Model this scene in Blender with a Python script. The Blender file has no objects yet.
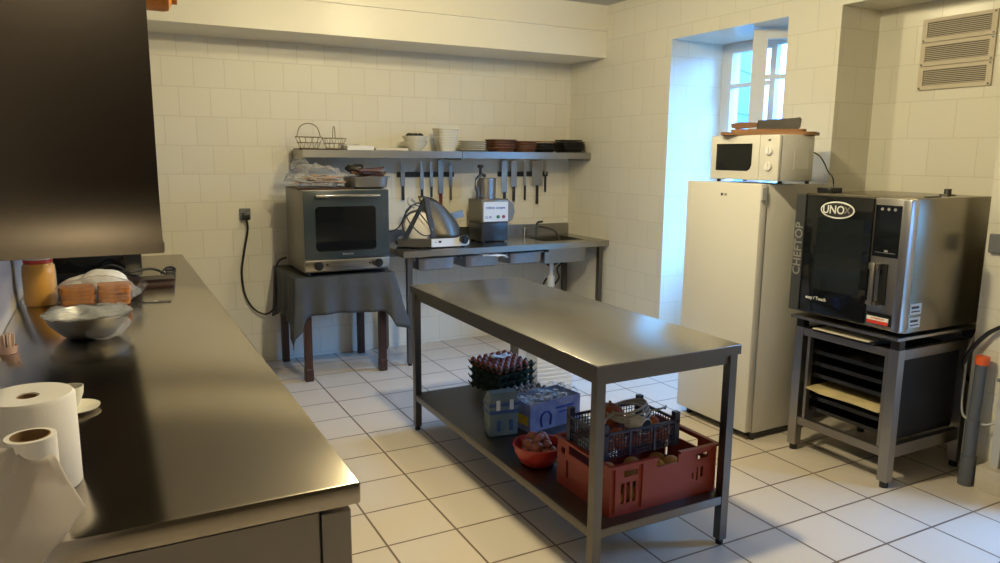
import bpy, bmesh, math, random
from mathutils import Vector, Matrix
random.seed(7)
C = bpy.context.scene.collection
SC = bpy.context.scene
R = math.radians
PI = math.pi

# ------------------------------------------------------------------ camera, sky, lights, exposure
def setup_camera():
    yaw, pit, rol = 0.489726, 0.169644, -0.008988
    f = Vector((math.sin(yaw)*math.cos(pit), math.cos(yaw)*math.cos(pit), -math.sin(pit)))
    r = Vector((math.cos(yaw), -math.sin(yaw), 0)); d = f.cross(r)
    c, s = math.cos(rol), math.sin(rol)
    r2 = c*r + s*d; d2 = -s*r + c*d
    cam = bpy.data.cameras.new('camera'); cam.sensor_width = 36; cam.lens = 739.4*36/1000; cam.clip_start = .02
    o = bpy.data.objects.new('camera', cam); C.objects.link(o)
    m = Matrix((r2, -d2, -f)).transposed().to_4x4(); m.translation = Vector((0, 0, 1.7065)); o.matrix_world = m
    SC.camera = o
setup_camera()
w = bpy.data.worlds.new('sky'); SC.world = w; w.use_nodes = True
nt = w.node_tree; bg = nt.nodes['Background']; bg.inputs[0].default_value = (.14, .42, 1.0, 1)
tc_ = nt.nodes.new('ShaderNodeTexCoord'); sp_ = nt.nodes.new('ShaderNodeSeparateXYZ'); mr_ = nt.nodes.new('ShaderNodeMapRange')
nt.links.new(tc_.outputs['Generated'], sp_.inputs[0]); nt.links.new(sp_.outputs[2], mr_.inputs[0])
for k_, v_ in zip((1, 2, 3, 4), (-.06, .50, .8, 52.0)): mr_.inputs[k_].default_value = v_     # evening sky: dim ground, bright blue overhead
nt.links.new(mr_.outputs[0], bg.inputs[1])
def point(name, loc, power, col, rad=.07):
    l = bpy.data.lights.new(name, 'POINT'); l.energy = power; l.color = col; l.shadow_soft_size = rad
    o = bpy.data.objects.new(name, l); C.objects.link(o); o.location = loc; return o
def area(name, loc, rot, sx, sy, power, col):
    l = bpy.data.lights.new(name, 'AREA'); l.shape = 'RECTANGLE'; l.size = sx; l.size_y = sy; l.energy = power; l.color = col
    o = bpy.data.objects.new(name, l); C.objects.link(o); o.location = loc; o.rotation_euler = rot; return o
LAMP = (1.0, .86, .52)
point('lamp_or_added_glow', (1.60, 2.50, 2.86), 92, LAMP, .07)
l_ = area('ceiling_lamp_downlight', (1.60, 2.50, 2.87), (0, 0, 0), .16, .16, 36, LAMP); l_.data.shape = 'DISK'
point('rear_lamp_glow', (2.13, 4.02, 2.90), 52, LAMP, .06)
point('lamp_or_added_glow', (-.10, -.9, 2.86), 15, (1.0, .83, .48), .07)  # added light without a fixture, puts a highlight on the hood
for nm, loc, sy in (('alcove_window_portal', (4.76, 4.15, 1.75), 1.1), ('front_window_portal', (4.31, 1.4, 1.1), .45)):
    o_ = area(nm, loc, (0, R(90), 0), 1.65 if sy > 1 else 1.6, sy, 1, (1, 1, 1)); o_.data.cycles.is_portal = True
SC.view_settings.view_transform = 'Standard'; SC.view_settings.look = 'None'
SC.view_settings.gamma = 1; SC.view_settings.use_curve_mapping = False
SC.view_settings.exposure = 0.0
SC.cycles.max_bounces = 8; SC.cycles.diffuse_bounces = 3; SC.cycles.use_denoising = True
SC.cycles.sample_clamp_indirect = 4

# ------------------------------------------------------------------ materials
MATS = {}
def mat(name, col, rough=.5, metal=0, trans=0, alpha=1, emis=None, estr=0, noise=0, nscale=8, bump=0, bscale=60, stretch=None, spec=.5, coat=0, col2=None):
    m = bpy.data.materials.new(name); m.use_nodes = True; nt = m.node_tree; b = nt.nodes['Principled BSDF']
    b.inputs['Base Color'].default_value = (*col, 1); b.inputs['Roughness'].default_value = rough; b.inputs['Metallic'].default_value = metal
    b.inputs['Transmission Weight'].default_value = trans; b.inputs['Alpha'].default_value = alpha
    b.inputs['Specular IOR Level'].default_value = spec; b.inputs['Coat Weight'].default_value = coat
    if emis: b.inputs['Emission Color'].default_value = (*emis, 1); b.inputs['Emission Strength'].default_value = estr
    tc = nt.nodes.new('ShaderNodeTexCoord'); mp = nt.nodes.new('ShaderNodeMapping'); nt.links.new(tc.outputs['Object'], mp.inputs[0])
    if stretch: mp.inputs['Scale'].default_value = stretch
    if noise or col2:
        n = nt.nodes.new('ShaderNodeTexNoise'); n.inputs['Scale'].default_value = nscale; n.inputs['Detail'].default_value = 5
        nt.links.new(mp.outputs[0], n.inputs['Vector'])
        mx = nt.nodes.new('ShaderNodeMix'); mx.data_type = 'RGBA'
        c2 = col2 or tuple(max(0, c*(1-noise)) for c in col)
        mx.inputs[6].default_value = (*col, 1); mx.inputs[7].default_value = (*c2, 1)
        rr = nt.nodes.new('ShaderNodeMapRange'); rr.inputs[1].default_value = .25; rr.inputs[2].default_value = .75
        nt.links.new(n.outputs[0], rr.inputs[0]); nt.links.new(rr.outputs[0], mx.inputs[0]); nt.links.new(mx.outputs[2], b.inputs['Base Color'])
        if False:
            r2 = nt.nodes.new('ShaderNodeMapRange'); r2.inputs[1].default_value = .3; r2.inputs[2].default_value = .7
            r2.inputs[3].default_value = rough*.9; r2.inputs[4].default_value = rough*1.15
            nt.links.new(n.outputs[0], r2.inputs[0]); nt.links.new(r2.outputs[0], b.inputs['Roughness'])
    if bump:
        n = nt.nodes.new('ShaderNodeTexNoise'); n.inputs['Scale'].default_value = bscale; n.inputs['Detail'].default_value = 4
        nt.links.new(mp.outputs[0], n.inputs['Vector'])
        bp = nt.nodes.new('ShaderNodeBump'); bp.inputs['Strength'].default_value = bump; bp.inputs['Distance'].default_value = .01
        nt.links.new(n.outputs[0], bp.inputs['Height']); nt.links.new(bp.outputs[0], b.inputs['Normal'])
    MATS[name] = m; return m
def tile_mat(name, tile, grout, bw, rh, ou, oz, mortar=.003, rough=.25, plan=False, offset=.5, var=.04):
    """tiles laid on world position: u runs along the wall, v is the height (plan: x, y)"""
    m = bpy.data.materials.new(name); m.use_nodes = True; nt = m.node_tree; b = nt.nodes['Principled BSDF']
    g = nt.nodes.new('ShaderNodeNewGeometry'); sp = nt.nodes.new('ShaderNodeSeparateXYZ'); nt.links.new(g.outputs['Position'], sp.inputs[0])
    def M(op, a, b_=None):
        n = nt.nodes.new('ShaderNodeMath'); n.operation = op
        for i, v in enumerate((a, b_)):
            if v is None: continue
            if isinstance(v, (int, float)): n.inputs[i].default_value = v
            else: nt.links.new(v, n.inputs[i])
        return n.outputs[0]
    if plan: u, v = sp.outputs[0], sp.outputs[1]
    else:
        sn = nt.nodes.new('ShaderNodeSeparateXYZ'); nt.links.new(g.outputs['Normal'], sn.inputs[0])
        ay = M('GREATER_THAN', M('ABSOLUTE', sn.outputs[1]), .5)
        u = M('ADD', M('MULTIPLY', sp.outputs[0], ay), M('MULTIPLY', sp.outputs[1], M('SUBTRACT', 1.0, ay))); v = sp.outputs[2]
    cb = nt.nodes.new('ShaderNodeCombineXYZ')
    nt.links.new(M('ADD', u, -ou + 100*bw), cb.inputs[0]); nt.links.new(M('ADD', v, -oz + 100*rh), cb.inputs[1])
    br = nt.nodes.new('ShaderNodeTexBrick'); br.offset = offset; br.offset_frequency = 2; br.squash = 1
    br.inputs['Scale'].default_value = 1; br.inputs['Brick Width'].default_value = bw; br.inputs['Row Height'].default_value = rh
    br.inputs['Mortar Size'].default_value = mortar; br.inputs['Mortar Smooth'].default_value = .3; br.inputs['Bias'].default_value = 0
    br.inputs['Color1'].default_value = (*tile, 1); br.inputs['Color2'].default_value = (*[c*(1-var) for c in tile], 1); br.inputs['Mortar'].default_value = (*grout, 1)
    nt.links.new(cb.outputs[0], br.inputs['Vector']); nt.links.new(br.outputs['Color'], b.inputs['Base Color'])
    b.inputs['Roughness'].default_value = rough
    nz = nt.nodes.new('ShaderNodeTexNoise'); nz.inputs['Scale'].default_value = 5; nt.links.new(g.outputs['Position'], nz.inputs['Vector'])
    hh = M('ADD', M('MULTIPLY', br.outputs['Fac'], -1.0), M('MULTIPLY', nz.outputs[0], .5))
    bp = nt.nodes.new('ShaderNodeBump'); bp.inputs['Strength'].default_value = .35; bp.inputs['Distance'].default_value = .002
    nt.links.new(hh, bp.inputs['Height']); nt.links.new(bp.outputs[0], b.inputs['Normal'])
    return m
TILE_B = tile_mat('back_wall_tiles', (.80, .76, .64), (.67, .62, .51), .2215, .2165, .652, 2.406, rough=.42)
TILE_R = tile_mat('side_wall_tiles', (.75, .72, .61), (.63, .59, .48), .285, .2215, 5.06, 1.826, .0025, rough=.25)
TILE_F = tile_mat('floor_tiles', (.60, .53, .45), (.15, .11, .08), .333, .333, 1.3248, 5.2248, .006, rough=.32, plan=True, offset=0)
paint = mat('cream_paint', (.80, .76, .64), .36)
plaster = mat('ceiling_paint', (.50, .47, .42), .6)
steel = mat('brushed_steel', (.41, .395, .365), .27, 1)
steel2 = mat('satin_steel', (.38, .37, .355), .36, 1, noise=.1, nscale=5)
counter_steel = mat('worn_counter_steel', (.47, .425, .355), .17, 1, noise=.06, nscale=2.5)
darksteel = mat('dark_steel', (.16, .15, .14), .4, 1)
hoodsteel = mat('hood_steel', (.115, .10, .092), .27, 1)
chrome = mat('chrome', (.8, .8, .8), .12, 1)
black = mat('black_plastic', (.012, .012, .013), .35)
blackm = mat('black_matt', (.015, .014, .014), .7)
blackglass = mat('black_glass', (.006, .007, .008), .06)
white = mat('white_enamel', (.68, .66, .60), .3)
whitep = mat('white_plastic', (.78, .77, .74), .4)
greyp = mat('grey_plastic', (.16, .17, .18), .5)
lightgrey = mat('light_grey_plastic', (.5, .5, .5), .45)
paper = mat('tissue_paper', (.80, .76, .72), .9, bump=.06, bscale=140)
card = mat('brown_cardboard', (.22, .13, .06), .85)
wood = mat('dark_red_wood', (.06, .022, .013), .4, noise=.5, nscale=6, stretch=(6, 6, .8))
boardwood = mat('board_wood', (.30, .14, .05), .5, noise=.4, nscale=5, stretch=(1, 8, 1))
darkwood = mat('dark_board_wood', (.06, .022, .014), .45, noise=.4, nscale=6)
orangewood = mat('orange_wood', (.62, .22, .03), .35, noise=.25, nscale=6, stretch=(1, 8, 8))
clothm = mat('charcoal_cloth', (.035, .04, .046), .7, col2=(.055, .058, .06), nscale=9, bump=.3, bscale=90)
cream = mat('cream_ceramic', (.78, .74, .62), .3)
terracotta = mat('terracotta', (.20, .085, .04), .45, noise=.3)
blackcer = mat('black_ceramic', (.02, .018, .018), .3)
redp = mat('red_plastic', (.27, .036, .018), .45)
redbowl = mat('red_bowl_plastic', (.42, .03, .022), .3)
navy = mat('navy_plastic', (.02, .024, .06), .45)
greentray = mat('dark_green_pulp', (.03, .065, .05), .8, bump=.3)
greypulp = mat('brown_grey_pulp', (.22, .17, .13), .9, bump=.3)
eggm = mat('brown_eggshell', (.36, .10, .055), .5, noise=.15)
shallot = mat('shallot_skin', (.45, .16, .11), .45, noise=.5, nscale=14)
onion = mat('onion_skin', (.62, .33, .10), .4, noise=.35, nscale=14)
potato = mat('potato_skin', (.50, .36, .16), .7, noise=.3, nscale=14)
pumpkin = mat('squash_skin', (.40, .09, .03), .45, noise=.2)
toast = mat('toasted_bread', (.62, .26, .06), .85, col2=(.32, .10, .02), nscale=22, bump=.5, bscale=90)
crackers = mat('cracker', (.62, .40, .22), .8, col2=(.45, .25, .12), nscale=30, bump=.4)
amber = mat('peach_preserve', (.80, .38, .03), .25, col2=(.85, .42, .04), nscale=26)
redlid = mat('red_lid', (.60, .05, .02), .35)
linen = mat('white_linen', (.80, .78, .74), .85, bump=.4, bscale=30)
teal = mat('teal_paint', (.03, .13, .16), .5)
brick = mat('copper', (.5, .2, .1), .4)
bluecard = mat('blue_white_card', (.36, .42, .62), .5, col2=(.12, .16, .42), nscale=12)
paleboard = mat('pale_cardboard', (.62, .50, .26), .8, noise=.35, nscale=9)
yellow = mat('yellow_label', (.75, .55, .05), .6)
redlab = mat('red_sticker', (.6, .04, .02), .5)
blueink = mat('blue_ink', (.02, .06, .35), .5)
whiteink = mat('white_print', (.75, .75, .72), .5)
greyink = mat('grey_print', (.24, .235, .23), .4)
blackink = mat('black_print', (.02, .02, .02), .5)
pipegrey = mat('grey_pvc', (.10, .11, .13), .45)
orangep = mat('orange_plastic', (.80, .13, .03), .4)
vanm = mat('cream_vent_paint', (.55, .48, .36), .5)
mesh_dark = mat('vent_gauze', (.12, .11, .10), .7)
bagm = mat('bag_print', (.12, .16, .15), .55, col2=(.20, .24, .23), nscale=6)
bagband = mat('bag_band', (.05, .10, .22), .5)
glowm = mat('lamp_glass', (1, .9, .7), .4, emis=(1, .82, .5), estr=6)
def film_mat():
    m = bpy.data.materials.new('clear_film'); m.use_nodes = True; nt = m.node_tree
    out = nt.nodes['Material Output']; b = nt.nodes['Principled BSDF']
    b.inputs['Base Color'].default_value = (.9, .9, .88, 1); b.inputs['Roughness'].default_value = .12
    tr = nt.nodes.new('ShaderNodeBsdfTransparent'); mx = nt.nodes.new('ShaderNodeMixShader')
    lw = nt.nodes.new('ShaderNodeLayerWeight'); lw.inputs[0].default_value = .35
    mr = nt.nodes.new('ShaderNodeMapRange'); mr.inputs[3].default_value = .05; mr.inputs[4].default_value = .45
    nt.links.new(lw.outputs[1], mr.inputs[0]); nt.links.new(mr.outputs[0], mx.inputs[0])
    n = nt.nodes.new('ShaderNodeTexNoise'); n.inputs['Scale'].default_value = 35; n.inputs['Detail'].default_value = 3
    bp = nt.nodes.new('ShaderNodeBump'); bp.inputs['Strength'].default_value = 1; bp.inputs['Distance'].default_value = .01
    nt.links.new(n.outputs[0], bp.inputs['Height']); nt.links.new(bp.outputs[0], b.inputs['Normal'])
    nt.links.new(tr.outputs[0], mx.inputs[1]); nt.links.new(b.outputs[0], mx.inputs[2]); nt.links.new(mx.outputs[0], out.inputs[0]); return m
film = film_mat()
def thin_paper():
    m = mat('thin_tissue', (.80, .76, .72), .9); nt = m.node_tree; b = nt.nodes['Principled BSDF']; out = nt.nodes['Material Output']
    tl = nt.nodes.new('ShaderNodeBsdfTranslucent'); tl.inputs[0].default_value = (.85, .80, .74, 1); mx = nt.nodes.new('ShaderNodeMixShader'); mx.inputs[0].default_value = .65
    nt.links.new(b.outputs[0], mx.inputs[1]); nt.links.new(tl.outputs[0], mx.inputs[2]); nt.links.new(mx.outputs[0], out.inputs[0]); return m
tissue = thin_paper()
def glass_mat():
    m = bpy.data.materials.new('window_glass'); m.use_nodes = True; nt = m.node_tree; out = nt.nodes['Material Output']
    tr = nt.nodes.new('ShaderNodeBsdfTransparent'); gl = nt.nodes.new('ShaderNodeBsdfGlossy'); gl.inputs['Roughness'].default_value = .02
    mx = nt.nodes.new('ShaderNodeMixShader'); mx.inputs[0].default_value = .07
    nt.links.new(tr.outputs[0], mx.inputs[1]); nt.links.new(gl.outputs[0], mx.inputs[2]); nt.links.new(mx.outputs[0], out.inputs[0]); return m
glass = glass_mat()

# ------------------------------------------------------------------ mesh helpers
class MB:
    def __init__(s): s.bm = bmesh.new()
    def box(s, x0, x1, y0, y1, z0, z1, rot=0, c=None, bev=0):
        t = bmesh.new(); bmesh.ops.create_cube(t, size=1)
        for v in t.verts: v.co = Vector(((x0+x1)/2+v.co.x*(x1-x0), (y0+y1)/2+v.co.y*(y1-y0), (z0+z1)/2+v.co.z*(z1-z0)))
        if bev: bmesh.ops.bevel(t, geom=t.edges[:], offset=bev, segments=2, affect='EDGES', profile=.5)
        if rot: bmesh.ops.rotate(t, verts=t.verts, cent=c or ((x0+x1)/2, (y0+y1)/2, 0), matrix=Matrix.Rotation(rot, 3, 'Z'))
        s.merge(t); return s
    def merge(s, t, M=None):
        if M is not None: bmesh.ops.transform(t, matrix=M, verts=t.verts)
        me = bpy.data.meshes.new('tmp'); t.to_mesh(me); t.free(); s.bm.from_mesh(me); bpy.data.meshes.remove(me); return s
    def cyl(s, p0, p1, r, r2=None, n=16):
        p0, p1 = Vector(p0), Vector(p1); d = p1-p0; t = bmesh.new()
        bmesh.ops.create_cone(t, cap_ends=True, segments=n, radius1=r, radius2=r if r2 is None else r2, depth=d.length)
        return s.merge(t, Matrix.Translation((p0+p1)/2) @ d.to_track_quat('Z', 'Y').to_matrix().to_4x4())
    def ball(s, c, r, sc=(1, 1, 1), rot=(0, 0, 0), n=12):
        t = bmesh.new(); bmesh.ops.create_uvsphere(t, u_segments=n, v_segments=max(6, n//2+2), radius=r)
        return s.merge(t, Matrix.Translation(c) @ Matrix.Rotation(rot[2], 4, 'Z') @ Matrix.Rotation(rot[1], 4, 'Y') @ Matrix.Rotation(rot[0], 4, 'X') @ Matrix.Diagonal((*sc, 1)))
    def lathe(s, prof, c=(0, 0, 0), n=32, sq=0, rot=0):
        t = bmesh.new(); rings = []
        for (r, z) in prof:
            ring = []
            for i in range(n):
                a = 2*PI*i/n; k = 1
                if sq: k = 1/((abs(math.cos(a))**sq+abs(math.sin(a))**sq)**(1/sq))
                ring.append(t.verts.new((r*k*math.cos(a+rot), r*k*math.sin(a+rot), z)))
            rings.append(ring)
        for a, b in zip(rings, rings[1:]):
            for i in range(n): t.faces.new((a[i], a[(i+1) % n], b[(i+1) % n], b[i]))
        if prof[0][0] > 1e-4: t.faces.new(rings[0][::-1])
        if prof[-1][0] > 1e-4: t.faces.new(rings[-1])
        bmesh.ops.remove_doubles(t, verts=t.verts, dist=1e-5)
        bmesh.ops.recalc_face_normals(t, faces=t.faces[:])
        return s.merge(t, Matrix.Translation(c))
    def tube(s, pts, r, n=8, sm=6):
        P = [Vector(p) for p in pts]
        if sm > 1 and len(P) > 2:
            Q = []
            for i in range(len(P)-1):
                a, b, c, d = P[max(i-1, 0)], P[i], P[i+1], P[min(i+2, len(P)-1)]
                for k in range(sm):
                    u = k/sm; Q.append(.5*((2*b)+(-a+c)*u+(2*a-5*b+4*c-d)*u*u+(-a+3*b-3*c+d)*u**3))
            Q.append(P[-1]); P = Q
        t = bmesh.new(); rings = []; up = Vector((0, 0, 1)); prev = None
        for i, p in enumerate(P):
            d = (P[min(i+1, len(P)-1)]-P[max(i-1, 0)]).normalized()
            if prev is None: nrm = d.cross(up if abs(d.z) < .9 else Vector((1, 0, 0))).normalized()
            else: nrm = (prev-d*prev.dot(d)).normalized()
            prev = nrm; bn = d.cross(nrm)
            rings.append([t.verts.new(p+r*(math.cos(2*PI*k/n)*nrm+math.sin(2*PI*k/n)*bn)) for k in range(n)])
        for a, b in zip(rings, rings[1:]):
            for k in range(n): t.faces.new((a[k], a[(k+1) % n], b[(k+1) % n], b[k]))
        t.faces.new(rings[0][::-1]); t.faces.new(rings[-1]); bmesh.ops.recalc_face_normals(t, faces=t.faces[:])
        return s.merge(t)
    def prism(s, pts, h, M=None):
        """outline in XY, extruded h in Z, then placed with M"""
        t = bmesh.new(); vs = [t.verts.new((x, y, 0)) for x, y in pts]; f = t.faces.new(vs)
        e = bmesh.ops.extrude_face_region(t, geom=[f]); bmesh.ops.translate(t, verts=[v for v in e['geom'] if isinstance(v, bmesh.types.BMVert)], vec=(0, 0, h))
        bmesh.ops.recalc_face_normals(t, faces=t.faces[:]); return s.merge(t, M)
    def panel(s, L, H, T, holes, M=None):
        """upright plate u in 0..L, v in 0..H, thickness T (local x, z, y) with rectangular holes (u0,u1,v0,v1)"""
        us = sorted({0, L, *[a for h in holes for a in h[:2]]}); vs = sorted({0, H, *[a for h in holes for a in h[2:]]})
        t = bmesh.new(); tmp = MB()
        for a, b in zip(us, us[1:]):
            for c, d in zip(vs, vs[1:]):
                if any(h[0]-1e-6 <= a and b <= h[1]+1e-6 and h[2]-1e-6 <= c and d <= h[3]+1e-6 for h in holes): continue
                tmp.box(a, b, 0, T, c, d)
        bmesh.ops.remove_doubles(tmp.bm, verts=tmp.bm.verts, dist=1e-6)
        kill = [f for f in tmp.bm.faces if False]
        t.free(); return s.merge(tmp.bm, M)
    def build(s, name, m, parent=None, smooth=0, loc=None, mods=None):
        me = bpy.data.meshes.new(name); 
        if loc is not None: bmesh.ops.translate(s.bm, verts=s.bm.verts, vec=-Vector(loc))
        s.bm.to_mesh(me); s.bm.free(); me.materials.append(m)
        if smooth: me.shade_smooth(); me.set_sharp_from_angle(angle=R(smooth))
        o = bpy.data.objects.new(name, me); C.objects.link(o)
        if parent: o.parent = parent
        if loc is not None: o.location = loc
        return o
def tag(o, label, cat, group=None, kind=None):
    o['label'] = label; o['category'] = cat
    if group: o['group'] = group
    if kind: o['kind'] = kind
    return o
def thing(name, label, cat, loc=(0, 0, 0), rz=0, group=None):
    o = bpy.data.objects.new(name, None); C.objects.link(o); o.empty_display_size = .05
    o.location = loc; o.rotation_euler = (0, 0, rz); return tag(o, label, cat, group)
def struct(o): o['kind'] = 'structure'; return o
def dup(root, loc, rz=None, label=None, group=None, scale=None):
    r = root.copy(); C.objects.link(r); r.location = loc
    if rz is not None: r.rotation_euler = (0, 0, rz)
    if label: r['label'] = label
    if group: r['group'] = group
    if scale: r.scale = scale
    for ch in root.children:
        c = ch.copy(); C.objects.link(c); c.parent = r
        for g in ch.children:
            d = g.copy(); C.objects.link(d); d.parent = c
    return r
def text(s_, size, m, parent, loc, rot, name='lettering', ext=.0008, sx=1, align='CENTER'):
    cu = bpy.data.curves.new('t', 'FONT'); cu.body = s_; cu.size = size; cu.extrude = ext; cu.align_x = align; cu.align_y = 'CENTER'; cu.resolution_u = 3; cu.offset = size*.012
    o = bpy.data.objects.new('t', cu); C.objects.link(o); dg = bpy.context.evaluated_depsgraph_get(); dg.update()
    me = bpy.data.meshes.new_from_object(o.evaluated_get(dg)); bpy.data.objects.remove(o); me.materials.clear(); me.materials.append(m)
    t = bpy.data.objects.new(name, me); C.objects.link(t); t.parent = parent; t.location = loc; t.rotation_euler = rot; t.scale = (sx, 1, 1); return t
def rrect(w, h, r, n=5, cx=0, cy=0):
    pts = []
    for (sx, sy, a0) in ((1, 1, 0), (-1, 1, 90), (-1, -1, 180), (1, -1, 270)):
        for k in range(n+1):
            a = R(a0+90*k/n); pts.append((cx+sx*(w/2-r)+r*math.cos(a), cy+sy*(h/2-r)+r*math.sin(a)))
    return pts
FX = Matrix(((0, 0, -1, 0), (-1, 0, 0, 0), (0, 1, 0, 0), (0, 0, 0, 1)))   # local XY outline -> plate facing -X: u -> -Y, v -> Z, extrusion -> -X
FY = Matrix(((1, 0, 0, 0), (0, 0, -1, 0), (0, 1, 0, 0), (0, 0, 0, 1)))    # plate facing -Y: u -> X, v -> Z, extrusion -> -Y
ROTX = (PI/2, 0, -PI/2); ROTY = (PI/2, 0, 0)                              # text facing -X / -Y

# ------------------------------------------------------------------ the room
XL, XR, YB, ZC = -.435, 4.03, 6.15, 3.01
YN = -3.2
struct(MB().box(XL-.1, 5.2, YN-.1, YB+.15, -.1, 0).build('floor', TILE_F))
struct(MB().box(XL-.1, 5.2, YN-.1, YB+.15, ZC, ZC+.1).build('ceiling', plaster))
struct(MB().box(XL-.1, XR+.75, YB, YB+.15, 0, ZC).build('wall_back', TILE_B))
struct(MB().box(XL-.12, XL, YN, YB, 0, ZC).build('wall_left', mat('left_wall_paint', (.66, .62, .58), .45)))
struct(MB().box(XL-.12, XR+.75, YN-.12, YN, 0, ZC).build('wall_near', mat('dark_room_end', (.10, .085, .07), .6)))  # unseen end wall, coloured dark to imitate an unlit room
XW = 4.78
b = MB()
b.box(XR, XW, 4.72, YB, 0, ZC); b.box(XR, XW, 3.58, 4.72, 2.615, ZC); b.box(XR, XW, 3.178, 3.58, 0, ZC)
b.box(4.60, XW, 3.58, 4.72, 0, .9)
b.box(XR, XW, 2.19, 3.178, 2.62, ZC); b.box(4.39, XW, 2.19, 3.178, 0, 2.62)
b.box(XR, XR+.3, 1.65, 2.09, 0, ZC); b.box(XR, XW, 2.09, 2.19, 0, ZC)
b.box(XR, XR+.3, YN, 1.15, 0, ZC); b.box(XR, XR+.3, 1.15, 1.65, 0, .25); b.box(XR, XR+.3, 1.15, 1.65, 1.75, ZC)
struct(b.build('wall_right', TILE_R))
# painted boxing under the ceiling along the back wall
b = MB(); b.box(XL, XR, 5.59, YB, 2.565, ZC)
struct(b.build('trim_1', paint))
struct(MB().box(XL, XR, 5.568, 5.59, 2.79, 2.81).build('trim_2', paint))
# window sill of the alcove
struct(MB().box(4.56, 4.66, 3.58, 4.72, .9, .93).build('trim_3', white))
# small grey joint strip where back wall meets the floor
struct(MB().box(3.93, XR, 1.65, 2.05, 0, .125).build('trim_4', mat('plinth_plaster', (.60, .55, .46), .6, noise=.2)))

# alcove window: outer frame, one shut casement, one casement swung in
wf = MB(); X0 = 4.58
wf.panel(1.14, 1.715, .07, [(.06, 1.08, .06, 1.655)], Matrix.Translation((X0+.07, 3.58, .9)) @ Matrix.Rotation(PI/2, 4, 'Z'))
w1 = struct(wf.build('window_1', white))
def casement(parent, hinge, ang, sgn, name='casement'):
    W, H = (.51, 1.66) if sgn > 0 else (.565, 1.66); Q = .055 if sgn > 0 else .10
    mb = MB().panel(W, H, .045, [(Q, W-Q, .07, .50), (Q, W-Q, .53, .91), (Q, W-Q, .94, 1.315), (Q, W-Q, 1.345, H-.07)])
    o = mb.build(name, white, parent); o.location = hinge; o.rotation_euler = (0, 0, ang)
    g = MB().box(.05, W-.05, .02, .025, .06, H-.05).build('pane', glass, o)
    g2 = MB().cyl((W-.03, -.03, H*.5), (W-.03, 0, H*.5), .008).box(W-.037, W-.023, -.04, -.028, H*.5-.08, H*.5+.01).build('handle', chrome, o) if sgn < 0 else None
    return o
casement(w1, (X0-.005, 4.665, .945), -PI/2, 1)            # far leaf, shut (runs from y 4.665 towards 4.15)
casement(w1, (X0+.01, 3.63, .945), PI/2+R(44), -1)        # near leaf, swung into the room
sh = MB().box(0, .58, 0, .035, 0, 1.75)
for k in range(5): sh.box(.0, .58, -.008, .0, .1+k*.36, .16+k*.36)
s_ = sh.build('shutter', teal, w1); s_.location = (4.79, 4.76, .9); s_.rotation_euler = (0, 0, R(31))
w2f = MB().panel(.50, 1.5, .06, [(.06, .44, .06, 1.44)], Matrix.Translation((XR+.22, 1.15, .25)) @ Matrix.Rotation(PI/2, 4, 'Z')).build('window_2', white)
struct(w2f); MB().box(XR+.185, XR+.19, 1.2, 1.60, .30, 1.70).build('pane', glass, w2f)

# ceiling lamp (above the picture)
for loc, lab in (((1.60, 2.50, 2.95), 'round frosted ceiling lamp above the front of the steel work table'), ((2.13, 4.02, 2.95), 'round frosted ceiling lamp near the painted boxing at the back')):
    t = thing('ceiling_lamp', lab, 'lamp', loc)
    MB().cyl((0, 0, .02), (0, 0, .06), .09).build('lamp_base', whitep, t); MB().ball((0, 0, 0), .05, (1, 1, .3)).build('bulb', glowm, t, 40)

# ------------------------------------------------------------------ steel counter along the left wall
t = thing('kitchen_counter', 'long stainless steel counter along the left wall', 'counter', (.03, 1.63, 0))
b = MB().box(XL+.005, .495, 1.63, YB-.003, .872, .93, bev=.008); b.build('worktop', counter_steel, t, 40, loc=(0, 0, 0)); 
for o in t.children: o.location = (-.03, -1.63, 0)
def at(o, root): o.location = Vector(o.location)-Vector(root.location); return o
at(MB().box(XL+.01, .405, 1.665, YB-.005, .10, .868).build('cabinet_body', darksteel, t), t)
gs = mat('counter_side_steel', (.30, .28, .26), .42, 1)
at(MB().box(XL+.01, .395, 1.65, 1.664, .10, .862).build('end_panel', gs, t), t)
at(MB().box(.402, .475, 1.65, 1.72, 0, .855, bev=.004).build('corner_post', gs, t), t)
for k in range(4):
    y0 = 1.75+k*1.09
    d = at(MB().box(.44, .462, y0, y0+1.06, .12, .85, bev=.003).build('door', gs, t), t)
    MB().box(.462, .48, y0+.9, y0+.92, .60, .78).build('handle', chrome, d)
at(MB().box(XL+.05, .40, 1.75, YB-.05, 0, .10).build('plinth', blackm, t), t)

# extractor hood
HX, HY, HZ = .106, 1.805, 1.487
t = thing('extractor_hood', 'dark stainless steel extractor hood over the left counter', 'extractor hood', (-.2, HY, HZ))
b = MB(); b.box(XL+.005, HX, HY, HY+.012, HZ+.16, 2.12); b.box(XL+.005, HX, 4.6, 4.612, HZ, 2.12); b.box(HX-.012, HX, HY+.012, 4.6, HZ, 2.12)
b.box(XL+.005, XL+.017, HY+.012, 4.6, HZ, 2.12); b.box(XL+.005, HX, HY, 4.612, 2.12, 2.132)
f_ = lambda z: -.032*((HZ+.16-z)/.16)**2  # lower lip bent outward so it reflects the added light as a highlight
zz = [HZ+.016*k for k in range(11)]
b.prism([(HY+f_(z), z) for z in zz]+[(HY+.012+f_(z), z) for z in zz[::-1]], HX-XL-.005, Matrix.Translation((XL+.005, 0, 0)) @ Matrix(((0, 0, 1, 0), (1, 0, 0, 0), (0, 1, 0, 0), (0, 0, 0, 1))))
at(b.build('canopy', hoodsteel, t, 20), t)
b = MB()
for k in range(5):
    y0 = 1.9+k*.53; b.box(XL+.06, HX-.04, y0, y0+.5, HZ+.10, HZ+.13)
    for q in range(9): b.box(XL+.08+q*.05, XL+.095+q*.05, y0+.02, y0+.48, HZ+.09, HZ+.10)
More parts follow.
